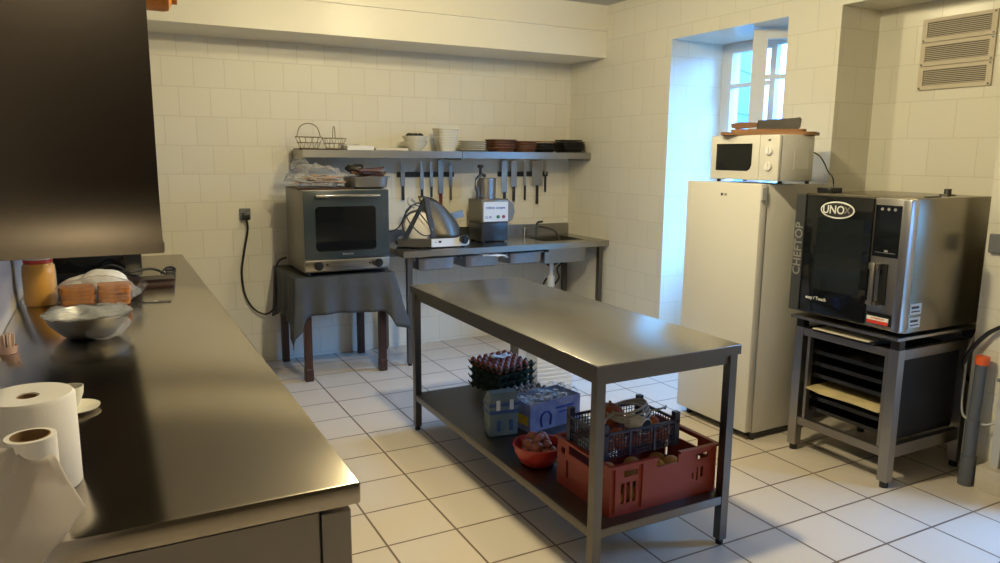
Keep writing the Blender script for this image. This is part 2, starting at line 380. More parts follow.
at(b.build('grease_filter', darksteel, t), t)
at(MB().box(HX-.001, HX+.004, HY-.002, 4.614, HZ, HZ+.02).build('rim', steel2, t), t)
# rolling pin on the hood
t = thing('rolling_pin', 'orange wooden rolling pin lying across the top of the extractor hood', 'rolling pin', (-.05, 2.6, 2.133))
MB().lathe([(.0, -.01), (.02, -.008), (.033, .0), (.036, .015), (.036, .45), (.033, .465), (.012, .475), (.012, .49), (0, .49)], n=24).build('barrel', orangewood, t, 50)
o = t.children[0]; o.rotation_euler = (0, PI/2, 0); o.location = (-.20, 0, .036)

# ------------------------------------------------------------------ island
IX0, IX1, IY0, IY1, IZ = 1.603, 2.352, 2.215, 4.175, .92
t = thing('steel_work_table', 'freestanding stainless steel work table with a lower shelf in mid-room', 'table', (2.03, 3.28, 0))
at(MB().box(IX0, IX1, IY0, IY1, IZ-.005, IZ, bev=.002).build('tabletop', steel, t, 40), t)
shaded_steel = mat('steel_in_shade', (.17, .16, .145), .38, 1)  # same steel as the top, darkened to imitate the dark it reflects
at(MB().box(IX0+.001, IX1-.001, IY0+.001, IY1-.001, IZ-.042, IZ-.0052).build('darkened_edge', shaded_steel, t, 40), t)  # split from the top so the edge can carry the darkened tone
b = MB(); b.box(IX0+.02, IX1-.02, IY0+.02, IY0+.03, IZ-.085, IZ-.042).box(IX0+.02, IX1-.02, IY1-.03, IY1-.02, IZ-.085, IZ-.042)
b.box(IX0+.02, IX0+.03, IY0+.03, IY1-.03, IZ-.085, IZ-.042).box(IX1-.03, IX1-.02, IY0+.03, IY1-.03, IZ-.085, IZ-.042)
at(b.build('apron', shaded_steel, t), t)
SZ = .235
at(MB().box(IX0+.012, IX1-.012, IY0+.012, IY1-.012, SZ-.04, SZ, bev=.003).build('shelf', shaded_steel, t, 40), t)
for (x, y) in ((IX0+.03, IY0+.03), (IX1-.03, IY0+.03), (IX0+.03, IY1-.03), (IX1-.03, IY1-.03)):
    l = at(MB().box(x-.02, x+.02, y-.02, y+.02, .025, IZ-.043).build('leg', shaded_steel, t), t)
    MB().cyl((x, y, 0), (x, y, .027), .017).build('foot', black, l)

# ------------------------------------------------------------------ fridge
t = thing('refrigerator', 'tall white single door refrigerator beside the window alcove', 'refrigerator', (3.63, 3.35, 0))
at(MB().box(3.395, 3.95, 3.075, 3.68, .035, 1.552, bev=.006).build('cabinet', white, t, 40), t)
d = at(MB().box(3.33, 3.388, 3.07, 3.685, .05, 1.555, bev=.009).build('door', white, t, 40), t)
MB().box(3.3885, 3.394, 3.08, 3.675, .06, 1.545).build('seal', lightgrey, d)
MB().box(3.328, 3.36, 3.056, 3.070, 1.46, 1.535, bev=.003).build('hinge', lightgrey, d)
dd = text('LG', .02, blackink, d, (3.3285, 3.345, 1.482), ROTX, 'logo')
MB().lathe([(0, 0), (.009, 0), (.009, .001), (0, .001)], (0, 0, 0), 16).build('logo_disc', blackink, d).matrix_local = Matrix.Translation((3.330, 3.375, 1.482)) @ Matrix.Rotation(-PI/2, 4, 'Y')
for (x, y) in ((3.40, 3.08), (3.40, 3.63), (3.9, 3.08), (3.9, 3.63)): at(MB().cyl((x, y, 0), (x, y, .04), .018).build('foot', black, t), t)
at(MB().box(3.41, 3.94, 3.07, 3.64, .006, .035).build('base', black, t), t)

# microwave on it
t = thing('microwave_oven', 'white microwave oven standing on top of the tall refrigerator', 'microwave', (3.56, 3.26, 1.555))
MY0, MY1, MZ0, MZ1 = 3.0, 3.535, 1.572, 1.835
at(MB().box(3.40, 3.665, MY0, MY1, MZ0, MZ1, bev=.008).build('case', white, t, 40), t)
d = at(MB().box(3.375, 3.399, 3.145, MY1, MZ0+.002, MZ1-.002, bev=.006).build('door', white, t, 40), t)
pts = [(-.14, -.08), (.115, -.08), (.135, -.068), (.146, -.045), (.146, .08), (-.14, .08)]
d2 = MB().prism(pts, .002, FX).build('window', blackglass, d); d2.location = (3.375, 3.345, 1.705)
p = at(MB().box(3.375, 3.399, MY0, 3.143, MZ0+.002, MZ1-.002, bev=.006).build('control_panel', white, t, 40), t)
for z in (1.745, 1.655): MB().cyl((3.362, 3.068, z), (3.376, 3.068, z), .024, n=24).box(3.356, 3.363, 3.064, 3.072, z-.02, z+.02).build('knob', whitep, p, 40)
MB().box(3.3735, 3.375, 3.064, 3.08, 1.80, 1.808).build('badge', blackink, p)
for (x, y) in ((3.42, 3.02), (3.42, 3.5), (3.645, 3.02), (3.645, 3.5)): at(MB().cyl((x, y, 1.555), (x, y, 1.573), .012).build('foot', black, t), t)
c = at(MB().box(3.50, 3.62, MY0-.002, MY0, 1.64, 1.75, bev=.0008).build('side_emboss', white, t), t)
at(MB().tube([(3.66, 3.1, 1.76), (3.78, 3.06, 1.72), (3.84, 3.03, 1.62), (3.92, 3.07, 1.60), (3.98, 3.10, 1.54), (3.975, 3.12, 1.35), (3.975, 3.12, 1.2)], .004).build('power_cord', black, t, 60), t)
# board and cleaver on top
t = MB()
t.prism(rrect(.54, .26, .05), .018); t = t.build('cutting_board', boardwood); t.location = (3.565, 3.25, 1.836); t.rotation_euler = (0, 0, R(-57))
tag(t, 'wide brown wooden cutting board lying on the microwave', 'cutting board')
t = MB().prism(rrect(.42, .20, .03), .016).build('cutting_board', mat('lighter_board_wood', (.34, .15, .05), .5, noise=.3, nscale=6)); t.location = (3.56, 3.255, 1.8545); t.rotation_euler = (0, 0, R(-52))
tag(t, 'smaller wooden cutting board stacked on the wide board over the microwave', 'cutting board')
t = thing('cleaver', 'large steel cleaver with wooden handle on the boards over the microwave', 'cleaver', (3.525, 3.25, 1.871), R(-62))
pts = [(-.05, -.006), (.19, -.006), (.20, .004), (.205, .05), (.195, .062), (.17, .058), (-.045, .048)]
MB().prism(pts, .004, Matrix.Rotation(PI/2, 4, 'X')).build('blade', mat('old_blade', (.07, .065, .06), .5, 1), t).location = (0, 0, .006)
MB().prism([(-.20, .012), (-.17, .002), (-.05, .014), (-.045, .040), (-.15, .044), (-.205, .036)], .02, Matrix.Translation((0, .008, 0)) @ Matrix.Rotation(PI/2, 4, 'X')).build('handle', terracotta, t)
t.children[1].location = (0, 0, 0)

# ------------------------------------------------------------------ combi oven on its stand
OY0, OY1, OZ0, OZ1 = 2.232, 2.905, .853, 1.513
t = thing('combi_oven', 'black fronted steel combi oven standing on the tray rack at right', 'oven', (3.8, 2.57, .81))
at(MB().box(3.50, 4.15, OY0+.012, OY1-.01, OZ0-.02, OZ1, bev=.004).build('case', mat('combi_case_steel', (.24, .215, .17), .27, 1), t, 40), t)
d = at(MB().box(3.445, 3.495, 2.437, OY1, OZ0, OZ1-.008, bev=.004).build('door', blackglass, t, 40), t)
MB().box(3.438, 3.45, 2.845, OY1+.004, OZ0-.004, OZ1-.004, bev=.003).build('door_edge', mat('door_edge_steel', (.045, .047, .052), .35), d)
MB().prism(rrect(.285, .40, .02), .001, FX).build('window', mat('oven_window', (.012, .015, .017), .05), d).location = (3.4445, 2.62, 1.19)
# oval badge
o = MB(); pts = [(.104*math.cos(2*PI*k/40), .046*math.sin(2*PI*k/40)) for k in range(40)]; o.prism(pts, .002, FX); o = o.build('badge', whiteink, d); o.location = (3.4445, 2.643, 1.432)
pts = [(.096*math.cos(2*PI*k/40), .038*math.sin(2*PI*k/40)) for k in range(40)]; o2 = MB().prism(pts, .001, FX).build('badge_field', blackink, o); o2.location = (-.0025, 0, 0)
text('UNO', .062, whiteink, o, (-.0045, .022, -.001), ROTX, sx=.95); text('X', .05, greyink, o, (-.0045, -.062, .0), ROTX)
text('CHEFTOP', .072, greyink, d, (3.436, 2.872, 1.20), (PI/2, -PI/2, -PI/2), sx=.95, name='lettering')
text('easy / Touch', .026, whiteink, d, (3.4435, 2.735, .937), ROTX)
p = at(MB().box(3.455, 3.50, OY0+.04, 2.435, OZ0+.002, OZ1-.004, bev=.003).build('control_panel', steel2, t, 40), t)
s1 = MB().box(3.4525, 3.456, 2.285, 2.425, 1.215, 1.475).build('touch_screen', blackglass, p)
for k in range(3): MB().cyl((3.4515, 2.32+k*.035, 1.455), (3.453, 2.32+k*.035, 1.455), .008).build('button', greyink, s1)
MB().box(3.4515, 3.453, 2.30, 2.41, 1.235, 1.237).box(3.4515, 3.453, 2.34, 2.36, 1.24, 1.25).build('button', greyink, s1)
MB().box(3.4525, 3.456, 2.285, 2.425, .865, .925).build('lower_strip', blackglass, p)
h = MB().box(3.41, 3.43, 2.375, 2.40, .965, 1.185, bev=.005).box(3.42, 3.46, 2.36, 2.415, 1.15, 1.18).box(3.42, 3.46, 2.36, 2.415, .965, .985)
at(h.build('handle', gs, t, 40), t)
at(MB().box(3.450, 3.454, 2.33, 2.372, .97, 1.18).build('handle_recess', black, t), t)
at(MB().box(3.435, 3.50, OY0-.006, 2.272, OZ0-.006, OZ1-.004, bev=.006).build('side_trim', mat('blue_grey_steel', (.45, .45, .46), .3, 1), t, 40), t)
st = MB().box(3.450, 3.4525, 2.30, 2.42, .868, .885).build('sticker_red_band', redlab, p)
st2 = MB().box(3.450, 3.4525, 2.30, 2.42, .886, .905).build('sticker', whiteink, p); text('ATTENTION', .013, redlab, st2, (3.4495, 2.36, .8955), ROTX)
for z in (.86, .93):
    s3 = at(MB().box(3.53, 3.62, OY0+.009, OY0+.0125, z, z+.055).build('side_label', whiteink, t), t)
    MB().box(3.54, 3.60, OY0+.008, OY0+.0095, z+.03, z+.042).box(3.54, 3.61, OY0+.008, OY0+.0095, z+.012, z+.018).build('label_print', blackink, s3)
at(MB().cyl((4.0, 2.40, OZ1), (4.0, 2.40, OZ1+.035), .018).cyl((4.0, 2.40, OZ1), (4.0, 2.40, OZ1+.006), .04).build('flue', darksteel, t, 40), t)
at(MB().box(3.64, 3.75, 2.28, 2.30, OZ1, OZ1+.006).build('vent_slot', black, t), t)
tag(MB().box(-.05, .05, -.045, .045, 0, .028, bev=.004).build('connector_box', black, None, loc=None), 'small flat black box on top of the combi oven by the refrigerator', 'box').location = (3.62, 2.84, OZ1)

t = thing('oven_stand', 'steel oven stand holding black baking trays under the combi oven', 'stand', (3.8, 2.57, 0))
def bx(name, m, *a, **k): return at(MB().box(*a, **k).build(name, m, t), t)
for (x, y) in ((3.49, 2.25), (3.49, 2.835), (4.10, 2.25), (4.10, 2.835)):
    l = at(MB().box(x, x+.05, y, y+.055, .035, .745).build('leg', steel2, t), t)
    MB().cyl((x+.025, y+.027, 0), (x+.025, y+.027, .036), .022).build('foot', black, l)
    MB().box(x+.003, x+.047, y+.003, y+.052, .745, .80).build('spacer', black, l)
bx('front_rail', gs, 3.495, 3.53, 2.306, 2.834, .70, .742); bx('front_rail', gs, 3.495, 3.53, 2.306, 2.834, .165, .21)
bx('side_rail', gs, 3.541, 4.099, 2.255, 2.29, .69, .742); bx('side_rail', gs, 3.541, 4.099, 2.255, 2.29, .165, .23)
bx('side_rail', gs, 3.541, 4.099, 2.85, 2.885, .69, .742); bx('side_rail', gs, 3.541, 4.099, 2.85, 2.885, .165, .23)
bx('rear_rail', gs, 4.11, 4.14, 2.306, 2.834, .70, .742)
bx('top_plate', steel2, 3.455, 4.15, 2.24, 2.90, .80, .815)
bx('inner_frame', gs, 3.50, 3.53, 2.312, 2.33, .21, .70); bx('inner_frame', gs, 3.50, 3.53, 2.79, 2.808, .21, .70)
for y0, y1 in ((2.296, 2.318), (2.802, 2.824)):
    rb = MB().box(3.535, 4.09, y0 if y0 < 2.5 else y1-.004, y0+.004 if y0 < 2.5 else y1, .24, .70)
    for k in range(6): z = .25+k*.068; rb.box(3.535, 4.09, y0, y1, z, z+.004)
    at(rb.build('runner', blackm, t), t)
at(MB().box(4.102, 4.106, 2.31, 2.83, .22, .70).build('added_backing', blackm, t), t)  # dark sheet added to keep the space behind the trays in shade
proto = None
labs = ['black baking tray in the lowest slot of the oven stand', 'black baking tray in the second slot from the bottom of the oven stand',
        'black baking tray just above the pale board in the oven stand', 'black baking tray in the second slot from the top of the oven stand', 'black baking tray in the top slot of the oven stand']
for i, z in enumerate((.255, .323, .459, .527, .595)):
    if proto is None:
        b = MB(); b.box(-.27, .27, -.235, .235, 0, .003); b.box(-.27, .27, -.24, -.235, 0, .022).box(-.27, .27, .235, .24, 0, .022).box(-.275, -.27, -.24, .24, 0, .022).box(.27, .275, -.24, .24, 0, .022)
        proto = b.build('baking_tray', mat('baked_enamel', (.012, .012, .013), .25)); o = proto
    else: o = dup(proto, (0, 0, 0))
    o.location = (3.83, 2.56, z); tag(o, labs[i], 'baking tray', 'baking trays in the oven stand')
o = MB().prism([(-.32, -.235), (.25, -.235), (.25, .235), (-.30, .24), (-.33, .12), (-.31, -.08)], .008).build('cardboard_sheet', paleboard); o.location = (3.80, 2.56, .3955)
tag(o, 'pale yellow cardboard sheet sticking out of the oven stand', 'cardboard')
t2 = thing('shallow_tray', 'shallow black tray with a pale paper lining above the oven stand rails', 'tray', (3.72, 2.57, .7425))
MB().box(-.24, .24, -.19, .19, .0, .006).box(-.24, .24, -.19, -.185, 0, .03).box(-.24, .24, .185, .19, 0, .03).box(-.245, -.24, -.19, .19, 0, .016).build('dish', black, t2)
MB().box(-.262, .20, -.17, .18, .0165, .021).build('paper_lining', mat('aged_paper', (.55, .50, .40), .8), t2)

# vent grille
t = thing('vent_grille', 'cream metal vent grille with three louvred panels in the right alcove', 'vent', (4.375, 2.67, 2.11))
for k in range(3):
    z = 2.112+k*.137
    p = at(MB().panel(.425, .133, .012, [(.03, .395, .025, .112)], Matrix.Translation((4.388, 2.457, z)) @ Matrix.Rotation(PI/2, 4, 'Z')).build('frame', vanm, t), t)
    q = MB()
    for j in range(8): q.box(4.379, 4.386, 2.487, 2.852, z+.028+j*.0105, z+.032+j*.0105)
    q.build('louvre', vanm, p); MB().box(4.3865, 4.389, 2.487, 2.852, z+.025, z+.112).build('gauze', mesh_dark, p)
    MB().cyl((4.373, 2.47, z+.01), (4.377, 2.47, z+.01), .006).cyl((4.373, 2.87, z+.01), (4.377, 2.87, z+.01), .006).cyl((4.373, 2.47, z+.123), (4.377, 2.47, z+.123), .006).build('screw', darksteel, p)

# socket, pipe and hoses at the right edge
tag(MB().box(4.005, 4.029, 2.07, 2.165, 1.232, 1.33, bev=.004).build('wall_socket', greyp), 'dark grey square wall socket beside the combi oven', 'socket')
t = thing('drain_pipe', 'upright grey plastic drain pipe with orange cap by the oven stand', 'pipe', (3.94, 2.10, 0))
MB().cyl((0, 0, .0), (0, 0, .16), .038).cyl((0, 0, .16), (0, 0, .36), .032).cyl((.0, 0, .33), (.02, 0, .68), .028, n=20).build('pipe', pipegrey, t, 40)
MB().cyl((.02, 0, .655), (.022, 0, .70), .033, n=20).build('cap', orangep, t, 40)
MB().tube([(.0, -.045, .36), (-.03, -.01, .30), (.03, -.03, .32), (.09, -.05, .40)], .004)
tag(MB().tube([(4.10, 2.225, .50), (4.00, 2.215, .62), (3.985, 2.16, .74), (4.0, 2.08, .84), (4.005, 1.98, .86), (4.005, 1.6, .80)], .011).build('water_hose', black, None, 60), 'thick black hose arching along the wall beside the oven stand', 'hose')
tag(MB().tube([(4.10, 2.215, .80), (4.03, 2.215, .70), (3.98, 2.19, .56), (3.93, 2.16, .42), (3.93, 2.13, .36), (3.975, 2.05, .34), (4.0, 1.98, .40), (4.01, 1.9, .52), (4.015, 1.8, .6)], .006).build('grey_cable', lightgrey, None, 60), 'thin pale grey cable looping round the grey drain pipe', 'cable')
t = thing('wall_bracket', 'grey metal post and tap bracket beside the drain pipe', 'bracket', (3.985, 1.99, .125))
MB().box(-.012, .012, -.02, .02, 0, .46).build('post', lightgrey, t); MB().box(-.02, .02, -.05, .03, .46, .475).build('cross_plate', greyp, t)
o = MB().box(-.04, .04, -.12, .12, 0, .30, bev=.01).build('sack', mat('brown_sacking', (.30, .19, .08), .9, noise=.5, nscale=14, bump=.6)); o.location = (3.985, 1.80, .126)
tag(o, 'brown paper sack on the plaster ledge at the right edge', 'sack')
# black shoe entering at lower right
t = thing('shoe', 'glossy black shoe toe on the floor tiles at the lower right corner', 'shoe', (3.36, 1.50, 0), R(-18))
MB().lathe([(0, 0), (.9, 0), (1, .15), (1, .3), (.95, .34), (0, .34)], n=28).build('sole', black, t, 50).scale = (.14, .048, .05)
MB().ball((0, 0, 0), 1, (.135, .045, .045), n=20).build('upper', mat('polished_black_leather', (.01, .01, .015), .12), t, 80).location = (0, 0, .035)
MB().ball((0, 0, 0), 1, (.055, .04, .045), n=20).build('heel_collar', blackm, t, 80).location = (.07, 0, .06)

# ------------------------------------------------------------------ sink table along the back wall
SX0, SX1, SY0, SY1, SH = 2.04, 4.025, 5.445, 6.145, .948
t = thing('sink_table', 'stainless steel sink table along the back wall', 'sink table', (3.0, 5.8, 0))
def bx(name, m, *a, **k): return at(MB().box(*a, **k).build(name, m, t, 40), t)
b = MB(); b.box(SX0, 3.44, SY0, SY1, SH-.05, SH).box(3.86, SX1, SY0, SY1, SH-.05, SH).box(3.44, 3.86, SY0, 5.60, SH-.05, SH).box(3.44, 3.86, 6.0, SY1, SH-.05, SH)
at(b.build('worktop', steel, t), t)
b = MB(); b.box(3.43, 3.87, 5.59, 5.60, .76, SH-.051).box(3.43, 3.87, 6.0, 6.01, .76, SH-.051).box(3.43, 3.44, 5.60, 6.0, .76, SH-.051).box(3.86, 3.87, 5.60, 6.0, .76, SH-.051).box(3.43, 3.87, 5.59, 6.01, .75, .76)
at(b.build('sink_bowl', steel2, t), t)
bx('splashback', steel2, SX0, SX1, 6.125, 6.146, SH+.001, SH+.105)
for (x, y) in ((2.09, 5.49), (3.95, 5.49), (2.09, 6.08), (3.95, 6.08)):
    l = bx('leg', shaded_steel, x, x+.042, y, y+.042, .02, SH-.051); MB().cyl((x+.021, y+.021, 0), (x+.021, y+.021, .021), .017).build('foot', black, l)
bx('rear_rail', steel2, 2.14, 3.94, 6.09, 6.12, .82, .88)
for x in (2.145, 2.555, 2.985, 3.405): at(MB().box(x, x+.02, 5.50, 5.95, .862, .869).box(x+.008, x+.012, 5.50, 5.95, .869, SH-.051).build('pan_runner', steel2, t), t)
o = MB().cyl((3.62, 5.78, .56), (3.62, 5.78, .75), .022).cyl((3.62, 5.78, .50), (3.62, 5.78, .60), .036).tube([(3.62, 5.78, .50), (3.62, 5.80, .44), (3.62, 5.90, .44), (3.62, 6.0, .47), (3.62, 6.13, .47)], .018)
at(o.build('siphon', whitep, t, 40), t)
at(MB().tube([(3.74, 5.95, .86), (3.70, 5.95, .70), (3.78, 6.0, .60), (3.74, 6.08, .50), (3.74, 6.13, .42)], .009).tube([(3.80, 5.98, .86), (3.90, 5.98, .74), (3.84, 6.02, .62), (3.90, 6.08, .52), (3.88, 6.13, .44)], .009).tube([(3.66, 5.98, .72), (3.74, 5.99, .66), (3.86, 6.0, .70)], .012).build('supply_hose', black, t, 60), t)
at(MB().cyl((3.47, 6.03, SH), (3.47, 6.03, SH+.05), .018).cyl((3.47, 6.03, SH+.05), (3.47, 6.03, SH+.09), .012).cyl((3.44, 6.03, SH+.075), (3.50, 6.03, SH+.075), .008).build('mixer_valve', chrome, t, 40), t)
at(MB().cyl((3.60, 6.03, SH), (3.60, 6.03, SH+.09), .012).tube([(3.60, 6.03, SH+.09), (3.61, 6.02, SH+.13), (3.64, 5.98, SH+.14)], .010).build('tap', darksteel, t, 60), t)
at(MB().tube([(3.62, 6.02, SH+.09), (3.68, 5.98, SH+.08), (3.74, 5.92, SH+.05), (3.77, 5.88, SH-.03)], .009).build('spray_hose', black, t, 60), t)
# gastronorm pans hung under the worktop
labs = ['leftmost of the three grey steel pans hanging under the sink table', 'middle steel pan under the sink table holding a white paper', 'rightmost of the three steel pans under the sink table beside the sink bowl']
proto = None
for i, x in enumerate((2.36, 2.78, 3.205)):
    if proto is None:
        b = MB(); W, D, H = .345, .40, .105
        b.lathe([(.0, 0), (.150, 0), (.165, .012), (.172, H-.008), (.192, H-.006), (.192, H), (.170, H), (.160, .012), (.0, .006)], n=40, sq=7)
        proto = b.build('gastronorm_pan', mat('pan_steel', (.34, .345, .36), .38, 1), None, 40); o = proto
    else: o = dup(proto, (0, 0, 0))
    o.location = (x, 5.70, .770); o.scale = (1.0, 1.05, 1); tag(o, labs[i], 'pan', 'steel pans under the sink table')
b = bmesh.new(); 
def sheet(nx, ny, f, name, m, thick=.0015, parent=None):
    b = bmesh.new(); g = [[b.verts.new(f(i/nx, j/ny)) for j in range(ny+1)] for i in range(nx+1)]
    for i in range(nx):
        for j in range(ny): b.faces.new((g[i][j], g[i+1][j], g[i+1][j+1], g[i][j+1]))
    bmesh.ops.recalc_face_normals(b, faces=b.faces[:])
    me = bpy.data.meshes.new(name); b.to_mesh(me); b.free(); me.materials.append(m); me.shade_smooth()
    o = bpy.data.objects.new(name, me); C.objects.link(o); md = o.modifiers.new('s', 'SOLIDIFY'); md.thickness = thick; md.offset = 0
    if parent: o.parent = parent
    return o
o = sheet(10, 8, lambda u, v: Vector((-.13+.24*u+.02*math.sin(7*v), -.10+.2*v, .006*math.sin(9*u+5*v)+.004*math.sin(17*u)-(.025*max(0, u-.65)/.35 if v < .4 else 0))), 'paper_napkin', mat('white_napkin', (.85, .85, .85), .8), .001)
o.location = (2.85, 5.50, .880); tag(o, 'crumpled white paper napkin lying in the middle pan under the sink table', 'napkin')

# meat slicer
t = thing('meat_slicer', 'white and steel meat slicer with round blade on the sink table', 'meat slicer', (2.36, 5.70, SH), 0)
b = MB(); b.prism([(-.28, -.02), (-.05, -.15), (.30, -.15), (.30, .02), (.10, .16), (-.20, .16)], .065); b.build('base', mat('slicer_grey', (.07, .065, .06), .4), t).location = (0, 0, .012)
MB().prism([(-.17, 0), (.14, 0), (.165, .01), (.17, .035), (.155, .07), (.12, .085), (.05, .066), (-.17, .066)], .012, FY).build('front_panel', mat('slicer_white', (.72, .72, .72), .3), t).location = (.13, -.15, .012)
MB().box(.02, .045, -.1635, -.162, .045, .062).box(-.01, 0, -.1635, -.162, .048, .056).build('switch', black, t)
MB().cyl((.24, -.20, .065), (.24, -.162, .065), .034, n=24).cyl((.24, -.215, .065), (.24, -.20, .065), .02).build('thickness_knob', black, t, 40)
for (x, y) in ((-.15, -.04), (.26, -.11), (.2, .04), (-.16, .12)): MB().cyl((x, y, 0), (x, y, .013), .016).build('foot', black, t)
bl = MB().lathe([(0, 0), (.118, 0), (.122, .002), (.115, .008), (.03, .01), (0, .01)], n=48).build('blade', mat('blade_steel', (.55, .53, .50), .42, .85), t, 30); bl.location = (-.10, -.03, .175); bl.rotation_euler = (R(82), 0, R(-22))
gd = MB(); pts = [(.128*math.cos(R(a)), .128*math.sin(R(a)), 0) for a in range(-30, 215, 12)]; gd.tube(pts, .007, sm=3)
g_ = gd.build('blade_guard', darksteel, t, 60); g_.location = (-.10, -.022, .175); g_.rotation_euler = (R(82), 0, R(-22))
ar = MB().prism([(-.0, .33), (.03, .33), (-.15, .0), (-.19, .0)], .018, FY).build('arm', blackm, t); ar.location = (-.065, -.055, .08)
ar = MB().prism([(-.005, .33), (.035, .33), (.10, .0), (.055, .0)], .022, FY).build('arm', darksteel, t); ar.location = (-.065, -.06, .08)
sheet(14, 10, lambda u, v: Vector((.0+.27*u**.8*(1-.30*v)-.09*v*(1-u)+.03*math.sin(PI*v)*u, -.045-.06*math.sin(PI*u)*(1-v)+.05*v, 0.075+.345*v*(1-.42*u*u))), 'carriage', mat('slicer_carriage', (.15, .135, .11), .4, .8), .006, t)
MB().prism([(.02, .0), (.16, .03), (.15, .09), (.02, .06)], .008, FY).build('food_pusher', steel2, t).location = (.20, .08, .20)
MB().tube([(-.10, .05, .37), (-.15, .03, .40), (-.17, .0, .36), (-.13, -.02, .33)], .013).build('handle', lightgrey, t, 60)
at(MB().tube([(2.36, 5.78, 1.27), (2.26, 5.70, 1.31), (2.16, 5.68, 1.24), (2.10, 5.70, 1.12), (2.02, 5.72, 1.08), (1.97, 5.80, 1.06)], .006).tube([(2.22, 5.60, 1.26), (2.30, 5.57, 1.15), (2.33, 5.56, 1.07), (2.25, 5.55, 1.06), (2.16, 5.56, 1.14), (2.12, 5.60, 1.24), (2.20, 5.64, 1.30), (2.27, 5.66, 1.28)], .005).tube([(2.45, 5.86, 1.22), (2.56, 5.86, 1.15), (2.62, 5.86, 1.02), (2.72, 5.86, .97)], .006).build('power_cord', black, t, 60), t)
tag(MB().ball((0, 0, 0), .05, (1.2, .6, .7)).box(-.03, .06, -.03, .0, .0, .03, bev=.008).build('cable_plug', black, None, 60), 'black plug hanging on its cable left of the meat slicer', 'plug').location = (2.155, 5.78, SH+.036)

# vegetable cutter
t = thing('food_processor', 'grey and black vegetable cutting machine with a cylindrical feed head on the sink table', 'food processor', (2.995, 5.86, SH))
MB().box(-.13, .13, -.14, .13, .012, .175, bev=.01).build('motor_base', mat('dark_base', (.02, .022, .026), .35), t, 40)
MB().box(-.132, .132, -.142, .132, .176, .375, bev=.008).build('housing', mat('housing_grey', (.20, .185, .155), .4, .3), t, 40)
f = MB().box(-.115, .125, -.146, -.1425, .185, .355).build('front_label', mat('label_white', (.74, .78, .84), .35), t)
text('robot coupe', .036, blueink, f, (.0, -.1468, .305), ROTY, sx=1.05); text('CL 40', .026, blueink, f, (-.07, -.1468, .222), ROTY)
MB().cyl((.025, -.152, .225), (.025, -.1462, .225), .015).build('start_button', mat('green_button', (.02, .16, .08), .4), f); MB().cyl((.08, -.152, .225), (.08, -.1462, .225), .015).build('stop_button', mat('red_button', (.3, .05, .08), .4), f)
MB().cyl((-.02, 0, .376), (-.02, 0, .55), .088, n=32).cyl((-.02, 0, .55), (-.02, 0, .556), .092, n=32).build('feed_head', steel2, t, 40)
MB().tube([(-.10, -.05, .40), (-.14, -.05, .47), (-.13, -.04, .54), (-.08, -.02, .585), (-.03, 0, .575)], .014).cyl((-.125, -.05, .376), (-.125, -.05, .48), .014).build('lever', darksteel, t, 50)
MB().cyl((-.085, -.02, .57), (-.085, -.02, .645), .012).cyl((-.085, -.02, .645), (-.085, -.02, .672), .026).build('lever_knob', black, t, 40)
MB().prism([(0, -.02), (.05, .0), (.075, .07), (.06, .14), (0, .19)], .06, Matrix.Translation((.132, -.06, .19)) @ FY).build('discharge_chute', mat('chute_grey', (.20, .20, .20), .5), t)
for (x, y) in ((-.1, -.11), (.1, -.11), (.1, .1), (-.1, .1)): MB().cyl((x, y, 0), (x, y, .013), .014).build('foot', black, t)

# ------------------------------------------------------------------ wall shelf, knives
def shelf(name, x0, x1, lab, y0=5.775):
    t = thing(name, lab, 'shelf', ((x0+x1)/2, 6.14, 1.67), group=None)
    at(MB().box(x0, x1, y0, 6.148, 1.708, 1.732).box(x0, x1, y0, y0+.01, 1.675, 1.708).build('board', steel2, t), t)
    at(MB().box(x0, x0+.006, y0+.011, 6.148, 1.66, 1.7075).build('end_plate', steel2, t), t); at(MB().box(x1-.006, x1, y0+.011, 6.148, 1.66, 1.7075).build('end_plate', steel2, t), t)
    return t
shelf('wall_shelf', 1.36, 2.705, 'left stainless steel wall shelf above the convection oven and slicer')
shelf('wall_shelf', 2.709, 4.025, 'right stainless steel wall shelf running into the room corner')
for (x0, x1, l) in ((2.25, 2.79, 'black magnetic knife strip above the meat slicer'), (3.24, 3.78, 'black magnetic knife strip right of the food processor')):
    o = MB().box(-(x1-x0)/2, (x1-x0)/2, -.02, 0, -.022, .022, bev=.003).build('knife_strip', blackm); o.location = ((x0+x1)/2, 6.149, 1.53); tag(o, l, 'knife strip')
def knife(x, zt, zb, hb, w, hm, lab, grp, tip=.5, square=False, name='kitchen_knife'):
    t = thing(name, lab, 'knife', (x, 6.118, hb), group=grp)
    L = zt-hb; l = zb-hb; w *= 1.3
    pts = [(-w/2, l), (w/2, l), (w/2, L-(.01 if square else w*2)), (w/2-.012 if square else 0, L), (-w/2, L-.004)]
    MB().prism(pts, .003, Matrix.Translation((0, .004, 0)) @ FY).build('blade', steel2, t)
    hw = min(.026, max(.018, w*.6)); MB().box(-hw/2, hw/2, -.008, .010, 0, l+.004, bev=.004).build('handle', hm, t)
G = 'knives on the left magnetic strip'
wineh = mat('dark_red_handle', (.12, .02, .02), .4)
knife(2.297, 1.638, 1.43, 1.31, .030, black, 'knife with a thick black handle at the left end of the strip above the slicer', G)
knife(2.475, 1.635, 1.40, 1.29, .026, black, 'narrow knife second from left on the strip above the slicer', G)
knife(2.565, 1.635, 1.42, 1.33, .022, black, 'short slim knife in the middle of the strip above the slicer', G)
knife(2.655, 1.655, 1.36, 1.25, .038, wineh, 'broad carving knife with dark red handle on the strip above the slicer', G, square=True)
knife(2.752, 1.635, 1.42, 1.30, .024, darksteel, 'all-steel knife at the right end of the strip above the slicer', G)
G = 'knives on the right magnetic strip'
